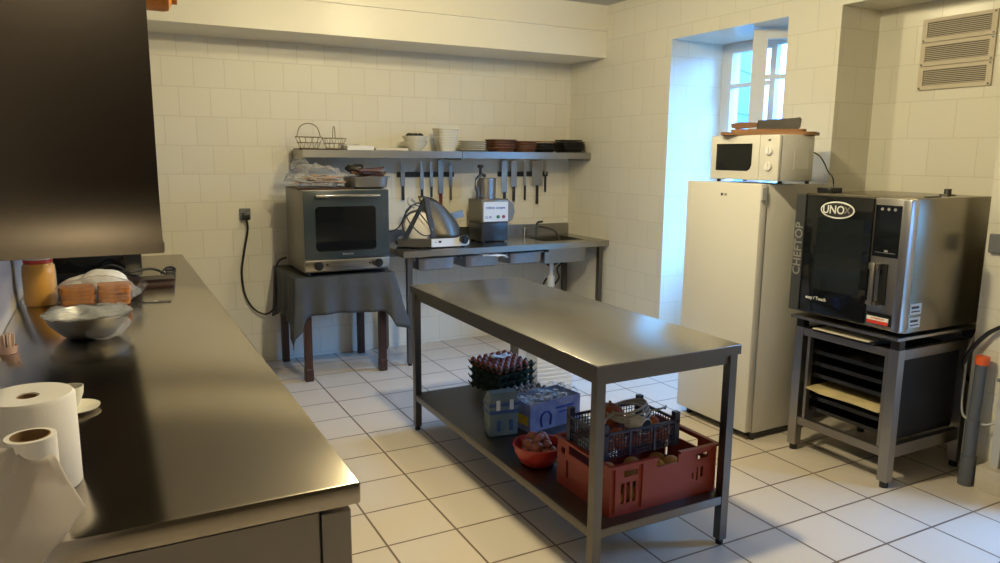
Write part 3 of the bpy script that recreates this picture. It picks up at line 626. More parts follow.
knife(3.30, 1.655, 1.36, 1.25, .046, black, 'long wide knife at the left end of the strip right of the food processor', G, square=True)
knife(3.40, 1.655, 1.41, 1.28, .048, black, 'wide blade second from left on the strip right of the food processor', G, square=True)
knife(3.52, 1.655, 1.42, 1.286, .020, black, 'slender filleting knife on the strip right of the food processor', G)
knife(3.655, 1.655, 1.42, 1.245, .090, black, 'broad rectangular cleaver on the strip right of the food processor', G, square=True, name='cleaver')
knife(3.745, 1.652, 1.52, 1.358, .014, black, 'small thin paring knife at the right end of the right strip', G)

# things on the shelf
ZS = 1.733
def bowlprof(r0, r1, h, th=.004): return [(0, 0), (r0, 0), (r0+(r1-r0)*.55, h*.45), (r1, h), (r1-th, h), (r0+(r1-r0)*.55-th, h*.47), (r0-th, th), (0, th)]
wire = mat('bronze_wire', (.30, .24, .14), .35, .8)
def basket(x, y, r, h, lab, rz=0):
    t = thing('wire_basket', lab, 'basket', (x, y, ZS+.012), rz, 'wire baskets on the shelf')
    b = MB()
    for z, q in ((0, .7), (h*.5, .85), (h, 1)): b.tube([(r*q*math.cos(2*PI*k/20), r*q*math.sin(2*PI*k/20), z) for k in range(21)], .003, 6, 1)
    b.build('rim', wire, t, 60); b = MB()
    for k in range(12):
        a = 2*PI*k/12; b.tube([(0, 0, 0), (r*.7*math.cos(a), r*.7*math.sin(a), 0), (r*math.cos(a+.3), r*math.sin(a+.3), h)], .002, 5, 1)
    b.build('cage', wire, t, 60)
    MB().tube([(-r, 0, h), (-r*.7, 0, h+r*.75), (0, 0, h+r*1.0), (r*.7, 0, h+r*.75), (r, 0, h)], .0035, 6).build('handle', wire, t, 60)
tag(MB().prism(rrect(.36, .24, .02), .01).build('tray', darkwood), 'thin dark wooden tray under the wire baskets at the left end of the shelf', 'tray').location = (1.53, 5.95, ZS)
basket(1.44, 5.90, .105, .085, 'wire basket with raised hoop handle at the left end of the wall shelf', .3)
basket(1.645, 5.92, .095, .08, 'wire basket right of the leftmost basket on the wall shelf', 1.2)
tag(MB().lathe(bowlprof(.05, .085, .05), n=28).build('glass_dish', film, None, 40), 'clear glass dish standing behind the white box on the shelf', 'dish').location = (1.80, 6.02, ZS)
tag(MB().box(-.11, .11, -.10, .10, 0, .035, bev=.003).build('folded_cloth', linen), 'thick white folded cloth on the shelf beside the wire baskets', 'cloth').location = (1.83, 5.91, ZS)
tag(MB().box(-.14, .14, -.10, .10, 0, .022, bev=.003).build('folded_napkins', mat('cream_napkin', (.62, .57, .46), .8)), 'flat cream folded napkins on the shelf left of the bowls', 'napkins').location = (2.09, 5.90, ZS)
for i, (z, l) in enumerate(((0, 'lower cream bowl under another bowl on the shelf above the knives'), (.044, 'upper cream bowl filled with dark food on the shelf above the knives'))):
    if i == 0: o = p0 = MB().lathe(bowlprof(.05, .11, .078), n=36).build('soup_bowl', cream, None, 40)
    else: o = dup(p0, (0, 0, 0))
    o.location = (2.325, 5.90, ZS+z); tag(o, l, 'bowl', 'round cream bowls on the shelf')
for i, (dx, dy, r) in enumerate(((-.045, 0, .03), (.0, -.03, .027), (.045, .0, .03), (0, .04, .03), (.03, .03, .022))):
    o = MB().ball((0, 0, 0), r, (1.2, .9, .8), (0, 0, i), 10).build('dried_mushroom', blackcer, None, 60); o.location = (2.325+dx, 5.90+dy, ZS+.044+.080); tag(o, 'small black lump of food in the cream bowl on the shelf', 'food', 'dark food pieces in the cream bowl')
p0 = None
for k in range(7):
    l = ['bottom', 'second', 'third', 'fourth', 'fifth', 'sixth', 'topmost'][k]
    if p0 is None: o = p0 = MB().lathe([(0, 0), (.075, 0), (.092, .05), (.099, .055), (.099, .062), (.09, .058), (.072, .005), (0, .005)], n=40, sq=6).build('square_bowl', cream, None, 40)
    else: o = dup(p0, (0, 0, 0))
    o.location = (2.61, 5.91, ZS+k*.0215); s = .82+k*.030; o.scale = (s, s, 1)
    tag(o, 'square cream bowl, %s of the tall stack of seven on the shelf' % (l if l in ('bottom', 'topmost') else l+' from the bottom'), 'bowl', 'tall stack of square cream bowls')
p0 = None
for k in range(5):
    if p0 is None: o = p0 = MB().lathe([(0, 0), (.08, 0), (.125, .016), (.125, .020), (.08, .005), (0, .005)], n=36).build('plate', cream, None, 40)
    else: o = dup(p0, (0, 0, 0))
    o.location = (2.875, 5.935, ZS+k*.018); tag(o, 'cream plate, %s in the low stack right of the square bowls' % ['lowest', 'second from below', 'middle one', 'second from top', 'uppermost'][k], 'plate', 'low stack of cream plates')
def dishes(x, ys, n, m, r, dz, name, lab, grp, words):
    p0 = None
    for k in range(n):
        if p0 is None: o = p0 = MB().lathe([(0, 0), (r*.8, 0), (r, dz*1.6), (r*1.06, dz*1.7), (r*1.06, dz*2), (r*.95, dz*1.9), (r*.78, .004), (0, .004)], n=32, sq=5).build(name, m, None, 40)
        else: o = dup(p0, (0, 0, 0))
        o.location = (x, ys, ZS+k*dz); tag(o, lab % words[k], 'dish', grp)
dishes(3.15, 5.92, 4, terracotta, .115, .0215, 'terracotta_dish', '%s terracotta dish in the left brown stack on the shelf', 'left stack of terracotta dishes', ['bottom', 'second', 'third', 'top'])
dishes(3.385, 5.92, 4, terracotta, .10, .0195, 'terracotta_dish', '%s terracotta dish in the right brown stack on the shelf', 'right stack of terracotta dishes', ['bottom', 'second', 'third', 'top'])
dishes(3.59, 5.92, 3, blackcer, .10, .021, 'black_dish', '%s black dish under the wooden spatula on the shelf', 'left stack of black dishes', ['bottom', 'middle', 'top'])
dishes(3.87, 5.92, 4, blackcer, .12, .020, 'black_dish', '%s black dish in the stack at the right end of the shelf', 'right stack of black dishes', ['bottom', 'second', 'third', 'top'])
t = thing('wooden_spatula', 'pale wooden spatula lying on the black dishes on the shelf', 'spatula', (3.60, 5.92, ZS+.090), R(10))
MB().prism(rrect(.16, .06, .02), .01).build('paddle', boardwood, t); MB().box(.075, .21, -.012, .012, 0, .012, bev=.003).build('handle', boardwood, t)
o = MB().prism(rrect(.22, .16, .02), .012).build('slate_board', blackm); o.location = (3.87, 5.92, ZS+.104); o.rotation_euler = (0, 0, .1); tag(o, 'flat black slate lying on the rightmost black dishes', 'slate')

# ------------------------------------------------------------------ convection oven on covered table
t = thing('side_table', 'small dark red wooden table with four square legs standing against the back wall', 'table', (1.57, 5.77, 0))
for (x, y, top_) in ((1.245, 5.425, 1), (1.84, 5.455, 1), (1.205, 6.05, 0), (1.845, 6.04, 0)):
    b = MB().box(x, x+.055, y, y+.055, 0, .72, bev=.004)
    if top_: b.box(x-.004, x+.059, y-.004, y+.059, 0, .10, bev=.008)
    at(b.build('leg', wood, t), t)
at(MB().box(1.19, 1.93, 5.40, 6.12, .72, .80).build('tabletop', wood, t), t)
def skirt():
    b = bmesh.new(); x0, x1, y0, y1 = 1.175, 1.945, 5.385, 6.12; zt = .806
    N = 160; per = []
    L = [(x0, y1), (x0, y0), (x1, y0), (x1, y1)]
    segs = [(L[i], L[i+1]) for i in range(3)]; tot = sum(math.dist(a, c) for a, c in segs)
    for i in range(N+1):
        d = tot*i/N
        for a, c in segs:
            l = math.dist(a, c)
            if d <= l+1e-9: break
            d -= l
        p = (a[0]+(c[0]-a[0])*d/l, a[1]+(c[1]-a[1])*d/l); per.append((p, tot*i/N))
    l1 = math.dist(*segs[0]); l2 = l1+math.dist(*segs[1])
    rows = 12; g = []
    for (p, s) in per:
        d1 = abs(s-l1); d2 = abs(s-l2)
        drop = .285+.19*math.exp(-(d1/.045)**2)+.17*math.exp(-(d2/.06)**2)+.006*math.sin(s*11)
        if s < l1: drop += .05+.08*math.exp(-((s-.0)/.12)**2)
        nx, ny = (-1, 0) if s < l1-.001 else ((1, 0) if s > l2+.001 else (0, -1))
        if d1 < .03: nx, ny = -.7, -.7
        if d2 < .03: nx, ny = .7, -.7
        col = []
        for j in range(rows+1):
            v = j/rows; fold = (.012*math.sin(s*34+.6)+.010*math.sin(s*19+2))*v + .014*v*v
            out = .004+fold+.03*v*math.exp(-(d1/.09)**2)+.12*v*math.exp(-(d2/.10)**2)
            col.append(b.verts.new((p[0]+nx*out, min(p[1]+ny*out, 6.12), zt-.004-drop*v)))
        g.append(col)
    for i in range(N):
        for j in range(rows): b.faces.new((g[i][j], g[i+1][j], g[i+1][j+1], g[i][j+1]))
    b.faces.new([g[i][0] for i in range(N+1)])
    bmesh.ops.recalc_face_normals(b, faces=b.faces[:])
    me = bpy.data.meshes.new('tablecloth'); b.to_mesh(me); b.free(); me.materials.append(clothm); me.shade_smooth(); me.set_sharp_from_angle(angle=R(60))
    o = bpy.data.objects.new('tablecloth', me); C.objects.link(o); md = o.modifiers.new('s', 'SOLIDIFY'); md.thickness = .003; md.offset = -1; return o
tag(skirt(), 'charcoal grey cloth draped over the small wooden table under the convection oven', 'tablecloth')

t = thing('convection_oven', 'steel countertop convection oven with dark glass door on the draped table', 'oven', (1.59, 5.40, .807))
def bx(name, m, *a, par=None, **k):
    o = MB().box(*a, **k).build(name, m, par or t, 40)
    return o if par else at(o, t)
VX0, VX1 = 1.262, 1.91; VY = 5.40
bx('case', mat('oven_case_steel', (.24, .225, .20), .4, .8), VX0, VX1, VY+.03, 5.98, .83, 1.44, bev=.004)
bx('control_strip', steel, VX0, VX1, VY+.005, VY+.029, .845, .925, bev=.002)
d = bx('door', mat('oven_door_grey', (.03, .042, .048), .22), VX0, VX1, VY, VY+.028, .932, 1.437, bev=.004)
MB().prism(rrect(.46, .33, .03), .002, FY).build('window', blackglass, d).location = (1.575, VY, 1.155)
MB().box(1.345, 1.83, VY-.045, VY-.03, 1.392, 1.408, bev=.004).box(1.35, 1.365, VY-.03, VY+.001, 1.394, 1.406).box(1.81, 1.825, VY-.03, VY+.001, 1.394, 1.406).build('handle', chrome, d, 40)
text('Bartscher', .022, greyink, d, (1.585, VY-.001, .965), ROTY)
for x in (1.355, 1.815):
    k = at(MB().cyl((x, VY-.025, .885), (x, VY+.005, .885), .033, n=24).box(x-.006, x+.006, VY-.032, VY-.024, .855, .915).build('knob', black, t, 40), t)
for x in (1.425, 1.755): at(MB().cyl((x, VY+.001, .886), (x, VY+.005, .886), .008).build('indicator_lamp', black, t, 40), t)
for (x, y) in ((1.29, 5.45), (1.87, 5.45), (1.29, 5.93), (1.87, 5.93)): at(MB().cyl((x, y, .808), (x, y, .831), .02).build('foot', black, t), t)
# cord and plug
tag(MB().box(-.042, .042, -.02, 0, -.045, .045, bev=.005).build('wall_socket', greyp), 'grey wall socket with black plug left of the convection oven', 'socket').location = (.972, 6.149, 1.225)
t = thing('power_cord', 'black power cord hanging from the wall socket to the convection oven', 'cord', (.972, 6.11, 1.2))
at(MB().tube([(.975, 6.10, 1.18), (.985, 6.12, 1.10), (.95, 6.13, .92), (.925, 6.13, .76), (.94, 6.13, .58), (1.0, 6.12, .46), (1.08, 6.10, .41), (1.14, 6.08, .44), (1.165, 6.05, .52), (1.165, 6.04, .70), (1.19, 6.03, .84), (1.25, 5.99, .88)], .008).build('cable', black, t, 60), t)
at(MB().box(.945, 1.0, 6.085, 6.128, 1.18, 1.235, bev=.008).build('plug', black, t, 40), t)

# on the oven
tag(MB().prism(rrect(.42, .40, .01), .012).build('dark_board', darkwood), 'thin dark board under the bag of crackers on the convection oven', 'board').location = (1.45, 5.66, 1.441)
t = thing('cracker_bag', 'clear plastic bag of flat crackers on top of the convection oven', 'bag', (1.42, 5.64, 1.454))
rnd = random.Random(3)
for k in range(22):
    a = rnd.uniform(0, PI); x, y = rnd.uniform(-.12, .16), rnd.uniform(-.12, .10)
    c_ = MB().box(-.07, .07, -.02, .02, 0, .005, bev=.001).build('cracker', crackers, t); c_.location = (x, y, .006+.0032*k+.0); c_.rotation_euler = (rnd.uniform(-.12, .12), rnd.uniform(-.12, .12), a)
    c_.location.z = .02+.0030*k
def blob(name, m, parent, sc, seed, f=3, amp=.25, n=28):
    from mathutils import noise
    b = bmesh.new(); bmesh.ops.create_uvsphere(b, u_segments=n, v_segments=n//2, radius=1)
    for v in b.verts:
        k = 1+amp*noise.noise(v.co*f+Vector((seed, 0, 0)))+amp*.5*noise.noise(v.co*f*2.7+Vector((0, seed, 0)))
        v.co = v.co*k; v.co.z = max(v.co.z, -.75)
        v.co = Vector((v.co.x*sc[0], v.co.y*sc[1], (v.co.z+.75)*sc[2]))
    me = bpy.data.meshes.new(name); b.to_mesh(me); b.free(); me.materials.append(m); me.shade_smooth()
    o = bpy.data.objects.new(name, me); C.objects.link(o)
    if parent: o.parent = parent
    return o
blob('plastic_film', film, t, (.21, .16, .095), 2, 3.5, .45).location = (.0, 0, 0)
blob('film_knot', film, t, (.07, .06, .07), 5, 4, .5, 16).location = (-.12, -.02, .08)
t = thing('oblong_pan', 'deep stainless steel pan of dark bread sticks at the right on the convection oven', 'pan', (1.80, 5.62, 1.441))
MB().lathe([(.0, 0), (.12, 0), (.145, .015), (.155, .085), (.17, .087), (.17, .093), (.15, .093), (.14, .018), (.0, .006)], n=40, sq=5).build('pan', steel2, t, 40).scale = (1.02, .85, 1)
for k in range(11):
    o = MB().box(-.11, .11, -.011, .011, 0, .014, bev=.003).build('bread_stick', [darkwood, darkwood, terracotta][k % 3]); o.location = (1.80+rnd.uniform(-.03, .05), 5.62+rnd.uniform(-.07, .07), 1.441+.094+.005*k); o.rotation_euler = (rnd.uniform(-.05, .05), rnd.uniform(-.10, .12), rnd.uniform(-.6, .6))
    tag(o, 'thin dark brown stick piled across the steel pan on the convection oven', 'bread stick', 'brown sticks in the steel pan')
o = blob('dark_herbs', blackcer, None, (.075, .05, .035), 9, 4, .5, 18); o.location = (1.73, 5.64, 1.565); tag(o, 'dark crumpled dried leaves on the sticks in the steel pan', 'herbs')

# ------------------------------------------------------------------ things on the lower shelf of the island
def egg_tray(m):
    nx, ny, S = 6, 6, 8; P = .052; b = bmesh.new(); g = []
    for i in range(nx*S+1):
        row = []
        for j in range(ny*S+1):
            x, y = i/S, j/S; c = (math.cos(2*PI*x)+math.cos(2*PI*y))*.25+.5
            row.append(b.verts.new(((x-nx/2)*P, (y-ny/2)*P, .003+.05*c**.8)))
        g.append(row)
    for i in range(nx*S):
        for j in range(ny*S): b.faces.new((g[i][j], g[i+1][j], g[i+1][j+1], g[i][j+1]))
    me = bpy.data.meshes.new('egg_tray'); b.to_mesh(me); b.free(); me.materials.append(m); me.shade_smooth()
    o = bpy.data.objects.new('egg_tray', me); C.objects.link(o); md = o.modifiers.new('s', 'SOLIDIFY'); md.thickness = .003; md.offset = 1; return o
EC = Vector((2.145, 3.985, SZ)); ER = R(12)
p0 = None
for k in range(4):
    if p0 is None: o = p0 = egg_tray(greentray)
    else: o = dup(p0, (0, 0, 0))
    o.location = EC+Vector((0, 0, .001+k*.046)); o.rotation_euler = (0, 0, ER); tag(o, '%s of four dark green egg trays stacked on the work table shelf' % ['lowest', 'second from below', 'third from below', 'uppermost'][k], 'egg tray', 'dark green egg trays')
eg = MB().lathe([(0, -.028), (.012, -.025), (.019, -.014), (.0215, 0), (.019, .014), (.012, .025), (.005, .030), (0, .031)], n=18).build('egg', eggm, None, 80)
first = True; Mz = Matrix.Rotation(ER, 3, 'Z')
for lay in (2,):
    for i in range(6):
        for j in range(6):
            if lay == 2 and i == 5 and j < 3: continue
            if lay < 2 and not (i in (0,) or j in (0,)): continue
            p = Mz @ Vector(((i-2.5)*.052, (j-2.5)*.052, 0)); o = eg if first else dup(eg, (0, 0, 0)); first = False
            o.location = EC+p+Vector((0, 0, .042+.138)); o.rotation_euler = (rnd.uniform(-.1, .1), rnd.uniform(-.1, .1), rnd.uniform(0, 3))
            o.scale = (1, 1, 1) if lay == 2 else (.93, .93, .85)
            g = ['bottom', 'middle', 'top'][lay]; tag(o, 'brown egg sitting in the %s dark green egg tray on the work table shelf' % g, 'egg', 'eggs in the %s green tray' % g)
o = sheet(8, 6, lambda u, v: Vector((-.06+.12*u, -.04+.08*v, .006*math.sin(8*u)+.005*math.sin(11*v))), 'paper_slip', whitep, .001); o.location = EC+Vector((-.02, 0, .222)); tag(o, 'small crumpled white paper lying on the eggs in the top tray', 'paper')
o = egg_tray(greypulp); o.location = (2.155, 3.64, SZ+.001); o.rotation_euler = (0, 0, R(10)); tag(o, 'lower brown grey pulp egg tray behind the flour bag', 'egg tray', 'brown grey egg trays')
o2 = dup(o, (2.155, 3.64, SZ+.030), R(10), 'upper brown grey pulp egg tray behind the flour bag')

t = thing('flour_bag', 'pale block bottom flour bag with dark blue bands on the work table shelf', 'bag', (1.785, 3.325, SZ+.001), R(-8))
MB().box(-.082, .082, -.05, .05, 0, .205, bev=.012).build('body', bagm, t, 40)
MB().prism([(-.05, 0), (.05, 0), (.012, .045), (-.03, .04)], .15, Matrix.Translation((-.075, 0, .195)) @ Matrix(((0, 0, 1, 0), (1, 0, 0, 0), (0, 1, 0, 0), (0, 0, 0, 1)))).build('folded_top', bagm, t)
MB().box(-.0835, .0835, -.0515, .0515, .125, .145).box(-.0835, .0835, -.0515, .0515, .165, .182).build('dark_band', bagband, t)
for x in (-.045, .03): MB().box(x, x+.022, -.0525, -.052, .145, .20).build('white_panel', whiteink, t)
for x in (-.04, .03): MB().box(x, x+.02, -.0525, -.0505, .03, .09).build('small_print', bagband, t)

t = thing('juice_carton_box', 'blue and white cardboard box of drink cartons on the work table shelf', 'box', (2.085, 3.375, SZ+.001), R(9))
b = MB().panel(.36, .155, .004, [], Matrix.Translation((-.18, -.10, 0))); b.box(-.18, .18, .096, .10, 0, .155).box(-.18, -.176, -.096, .096, 0, .155).box(.176, .18, -.096, .096, 0, .155).box(-.176, .176, -.096, .096, 0, .004)
b.build('carton', bluecard, t)
MB().box(-.1825, -.1805, -.08, .07, .035, .085).build('yellow_label', yellow, t)
MB().tube([(-.10, -.1015, .02), (-.105, -.1015, .075), (-.07, -.1015, .10), (-.035, -.1015, .075), (-.04, -.1015, .02)], .006).build('printed_arch', blueink, t)
MB().box(0, .13, -.102, -.1005, .10, .112).box(.02, .11, -.102, -.1005, .075, .083).build('print_line', blueink, t)
o = sheet(12, 10, lambda u, v: Vector((-.175+.35*u, -.09+.18*v, .155+.016*math.sin(13*u+3*v)+.012*math.sin(23*v+4*u)+.01*u)), 'film_wrap', film, .001, t)
for i in range(5):
    for j in range(2):
        o = MB().cyl((0, 0, 0), (0, 0, .125), .032, n=16).cyl((0, 0, .125), (0, 0, .145), .016).build('bottle', whitep, None, 40); o.location = (1.955+i*.064-.011*j, 3.325+j*.070+.0102*i, SZ+.006)
        tag(o, 'small white bottle packed inside the blue and white box on the shelf', 'bottle', 'bottles in the blue and white box')

# red bowl with shallots
t = MB().lathe([(0, 0), (.065, 0), (.085, .012), (.112, .06), (.120, .098), (.124, .10), (.124, .104), (.114, .104), (.106, .06), (.08, .016), (0, .008)], n=40).build('red_bowl', redbowl, None, 40); t.location = (1.76, 2.895, SZ+.001)
tag(t, 'round red plastic bowl of shallots on the work table shelf', 'bowl')
p0 = None; sp = [(-.05, -.045, .068), (0, -.06, .07), (.05, -.045, .07), (-.06, .01, .07), (0, 0, .072), (.055, .01, .068), (-.03, .055, .07), (.03, .055, .07), (-.03, -.035, .10), (.03, -.03, .10), (.0, .02, .105), (-.045, .02, .10), (.05, .03, .10), (0, -.005, .128), (.0, .055, .12), (.035, .02, .125)]
for i, (x, y, z) in enumerate(sp):
    if p0 is None: o = p0 = MB().lathe([(0, -.036), (.004, -.032), (.018, -.020), (.025, 0), (.020, .018), (.006, .032), (.002, .042), (0, .043)], n=16).build('shallot', shallot, None, 80)
    else: o = dup(p0, (0, 0, 0))
    o.location = (1.76+x, 2.895+y, SZ+z); o.rotation_euler = (PI/2+rnd.uniform(-.4, .4), rnd.uniform(-.4, .4), rnd.uniform(0, 6)); s = rnd.uniform(.95, 1.08); o.scale = (s, s, s)
    tag(o, 'pinkish brown shallot heaped in the round red bowl', 'shallot', 'shallots in the red bowl')

# red crate
CL, CD, CH = .575, .40, .225
t = thing('red_crate', 'large red plastic vegetable crate at the front of the work table shelf', 'crate', (1.735, 2.285, SZ+.001), 0)
long_holes = [(.055, .075, .05, .14), (.085, .105, .05, .14), (.115, .135, .05, .14), (.07, .14, .165, .192), (.24, .36, .175, .225), (.44, .45, .08, .11), (.465, .475, .07, .13), (.49, .505, .08, .13), (.46, .53, .165, .192)]
MB().panel(CL, CH, .008, long_holes).build('front_side', redp, t)
MB().panel(CL, CH, .008, [(.10, .24, .13, .185), (.28, .34, .06, .15), (.38, .52, .13, .185)], Matrix.Translation((0, CD-.008, 0))).build('back_side', redp, t)
sh_ = [(.04, .07, .15, .18), (.10, .30, .165, .205), (.08, .10, .05, .13), (.30, .32, .05, .13), (.33, .36, .15, .18)]
for x, l in ((.008, 'left_side'), (CL, 'right_side')): MB().panel(CD-.016, CH, .008, sh_, Matrix.Translation((x, .008, 0)) @ Matrix.Rotation(PI/2, 4, 'Z')).build(l, redp, t)
MB().box(.008, CL-.008, .008, CD-.008, 0, .008).build('base', redp, t)
b = MB(); b.box(-.012, .24, -.012, 0, CH-.012, CH).box(.36, CL+.012, -.012, 0, CH-.012, CH).box(-.012, CL+.012, CD, CD+.012, CH-.012, CH).box(-.012, 0, 0, CD, CH-.012, CH).box(CL, CL+.012, 0, CD, CH-.012, CH)
for x in (.02, .16, .56): b.box(x, x+.008, -.010, 0, .02, CH-.012)
b.build('rim', redp, t)
p0 = None
for i, (x, y, z, r) in enumerate(((.07, .06, .05, .042), (.16, .07, .05, .040), (.26, .08, .05, .045), (.36, .07, .05, .042), (.46, .08, .05, .042), (.53, .1, .05, .040), (.08, .17, .05, .042), (.20, .18, .05, .042), (.32, .19, .05, .042), (.44, .20, .05, .042), (.07, .09, .125, .038), (.19, .10, .125, .04), (.32, .09, .13, .042), (.42, .11, .125, .038), (.08, .30, .05, .042), (.22, .31, .05, .042), (.36, .31, .05, .042), (.5, .3, .05, .042))):
    if p0 is None: o = p0 = MB().ball((0, 0, 0), 1, (1, 1, .85), n=18).build('onion', onion, None, 80)
    else: o = dup(p0, (0, 0, 0))
    o.location = (1.735+x, 2.285+y, SZ+z-.005); o.scale = (r, r, r); tag(o, 'yellow onion loose in the bottom of the red crate', 'onion', 'onions in the red crate')

# navy basket resting on the crate rim
t = thing('navy_punnet', 'small dark navy lattice plastic basket standing on the red crate', 'basket', (1.74, 2.345, SZ+CH+.003), 0)
W, D, H = .40, .27, .115
b = MB(); n = 26
for k in range(n+1):
    x = W*k/n; b.box(x-.0015, x+.0015, 0, .003, 0, H*.9).box(x-.0015, x+.0015, D-.003, D, 0, H*.9).box(x-.0015, x+.0015, 0, D, 0, .003)
for k in range(17):
    y = D*k/16; b.box(0, .003, y-.0015, y+.0015, 0, H*.9).box(W-.003, W, y-.0015, y+.0015, 0, H*.9)
for k in range(7):
    z = H*.9*k/6; b.box(0, W, 0, .003, z, z+.003).box(0, W, D-.003, D, z, z+.003).box(0, .003, 0, D, z, z+.003).box(W-.003, W, 0, D, z, z+.003)
b.build('lattice', navy, t)
b = MB(); b.box(-.004, W+.004, -.004, .005, H*.9, H).box(-.004, W+.004, D-.005, D+.004, H*.9, H).box(-.004, .005, 0, D, H*.9, H).box(W-.005, W+.004, 0, D, H*.9, H)
for x in (.13, .26): b.box(x, x+.012, -.005, .003, 0, H)
b.build('rim', navy, t)
for (x, y) in ((0, 0), (W-.02, 0), (0, D-.02), (W-.02, D-.02)): MB().box(x-.004, x+.022, y-.004, y+.022, 0, H+.035).build('corner_post', navy, t)
bo = Vector((1.74, 2.345, SZ+CH+.003))
p0 = None
for i, (x, y, z, r) in enumerate(((.05, .05, .038, .034), (.125, .05, .038, .034), (.20, .05, .038, .034), (.275, .05, .038, .034), (.35, .05, .038, .034), (.33, .13, .038, .035), (.25, .13, .038, .035), (.17, .13, .038, .035), (.09, .14, .038, .035), (.26, .09, .09, .034), (.32, .08, .088, .03))):
    if p0 is None: o = p0 = MB().ball((0, 0, 0), 1, (1, 1, .9), n=16).build('red_onion', mat('tomato_skin', (.55, .13, .04), .35, noise=.3), None, 80)
    else: o = dup(p0, (0, 0, 0))
    o.location = bo+Vector((x, y, z)); o.scale = (r, r, r); tag(o, 'orange red onion inside the navy lattice basket', 'onion', 'onions in the navy basket')
t = thing('squash', 'round orange red squash at the back of the navy basket', 'squash', bo+Vector((.175, .205, .085)))
b = MB()
for k in range(9): a = 2*PI*k/9; b.ball((.026*math.cos(a), .026*math.sin(a), .02), .042, (1, 1, 1.15), n=14)
b.build('flesh', pumpkin, t, 80); MB().cyl((0, 0, .06), (.006, 0, .085), .008, .006).build('stalk', boardwood, t)
cabm = mat('off_white_cable', (.42, .40, .36), .45)
b = MB(); cc = bo+Vector((.235, .14, .125))
for k in range(4):
    pts = [(.105*(1-.08*k)*math.cos(a*PI/8+.4*k), .075*(1-.05*k)*math.sin(a*PI/8+.4*k), .018*math.sin(a*PI/8+k)+.010*k) for a in range(17)]
    b.tube(pts, .0055, 6, 3)
b.tube([(.08, -.02, .0), (.15, -.05, .015), (.21, .0, .0), (.24, .04, -.03)], .005).tube([(-.08, .0, .01), (-.15, -.03, .0), (-.17, -.06, -.02)], .006)
o = b.build('white_cable', cabm, None, 60); o.location = cc; tag(o, 'coiled off-white cable on top of the vegetables in the navy basket', 'cable')
t = thing('mixer_foot', 'white rimmed black round mixer foot lying in the navy basket', 'mixer', bo+Vector((.225, .06, .105)), R(12))
MB().cyl((0, -.045, 0), (0, .05, 0), .034, n=28).build('bell', whitep, t, 40); MB().cyl((0, -.048, 0), (0, -.044, 0), .029, n=28).build('opening', blackm, t)

# ribbed white box on the floor behind the island
b = MB().box(-.14, .14, -.10, .10, 0, .36, bev=.006)
for k in range(11): b.box(-.142, .142, -.102, .102, .02+k*.031, .040+k*.031, bev=.003)
o = b.build('ribbed_box', mat('white_ribbed_plastic', (.74, .74, .74), .45)); o.location = (2.79, 4.46, 0); o.rotation_euler = (0, 0, R(-6)); tag(o, 'white ribbed plastic box on the floor behind the work table', 'box')

# ------------------------------------------------------------------ things on the left counter
CZ = .931
t = thing('paper_roll', 'wide white paper roll standing on the left counter behind the narrow roll', 'paper roll', (-.190, 1.945, CZ))
RR = .096; RH = .225
MB().lathe([(.022, 0), (RR-.003, 0), (RR, .004), (RR, RH-.008), (RR-.006, RH), (.024, RH-.004), (.022, RH-.02), (.022, 0)], n=64).build('paper', paper, t, 50)
MB().lathe([(.019, 0), (.022, 0), (.022, RH-.006), (.019, RH-.006), (.019, 0)], n=32).build('cardboard_core', card, t, 50)
t = thing('paper_roll', 'narrow white paper roll with loose hanging sheet at the front edge of the counter', 'paper roll', (-.168, 1.70, CZ))
R2 = .046; H2 = .207
MB().lathe([(.036, 0), (R2, 0), (R2, H2), (.036, H2), (.036, 0)], n=48).build('paper', paper, t, 50)
MB().lathe([(.0335, 0), (.0358, 0), (.0358, H2+.001), (.0335, H2+.001), (.0335, 0)], n=40).build('cardboard_core', card, t, 50)
def sh1(u, v):
    K = ((.040, -.030, .172), (.062, -.048, .115), (.088, -.056, .058), (.058, -.066, .022), (.02, -.084, -.01), (-.035, -.10, -.09))
    f = v*5; k = min(4, int(f)); f -= k; e = Vector(K[k]).lerp(Vector(K[k+1]), f)
    l = Vector((-.052-.24*v, -.040-.065*v, .203-.29*v))
    p = l.lerp(e, u); p.y = min(p.y, -.050-.004*v) if u*v > .02 and u < .93 else p.y
    if p.z < .004: p.y = min(p.y, -.078)
    p.z += .004*math.sin(7*u+5*v); return p
sheet(30, 20, sh1, 'loose_sheet', tissue, .0012, t)
t = thing('saucer', 'small white saucer behind the wide paper roll', 'saucer', (-.13, 2.49, CZ))
MB().lathe([(0, 0), (.035, 0), (.072, .012), (.073, .015), (.035, .004), (0, .004)], n=36).build('plate', cream, t, 40)
t = thing('espresso_cup', 'small white cup with brown coffee stain standing on the saucer', 'cup', (-.135, 2.53, CZ+.005))
MB().lathe([(0, 0), (.02, 0), (.034, .04), (.036, .062), (.033, .062), (.031, .04), (.018, .006), (0, .006)], n=32).build('cup', cream, t, 40)
MB().lathe([(0, .044), (.0305, .044), (.0305, .046), (0, .046)], n=28).build('coffee', mat('coffee', (.08, .03, .01), .2), t)
MB().tube([(.0, -.034, .05), (.0, -.052, .045), (.0, -.048, .025), (.0, -.028, .022)], .004).build('handle', cream, t, 60)
t = thing('toothpick_holder', 'small pinkish holder of wooden picks near the left wall', 'holder', (-.375, 3.35, CZ))
MB().lathe([(0, 0), (.03, 0), (.034, .03), (.031, .03), (.027, .004), (0, .004)], n=20).build('cup', mat('pink_tin', (.55, .36, .30), .5), t, 40)
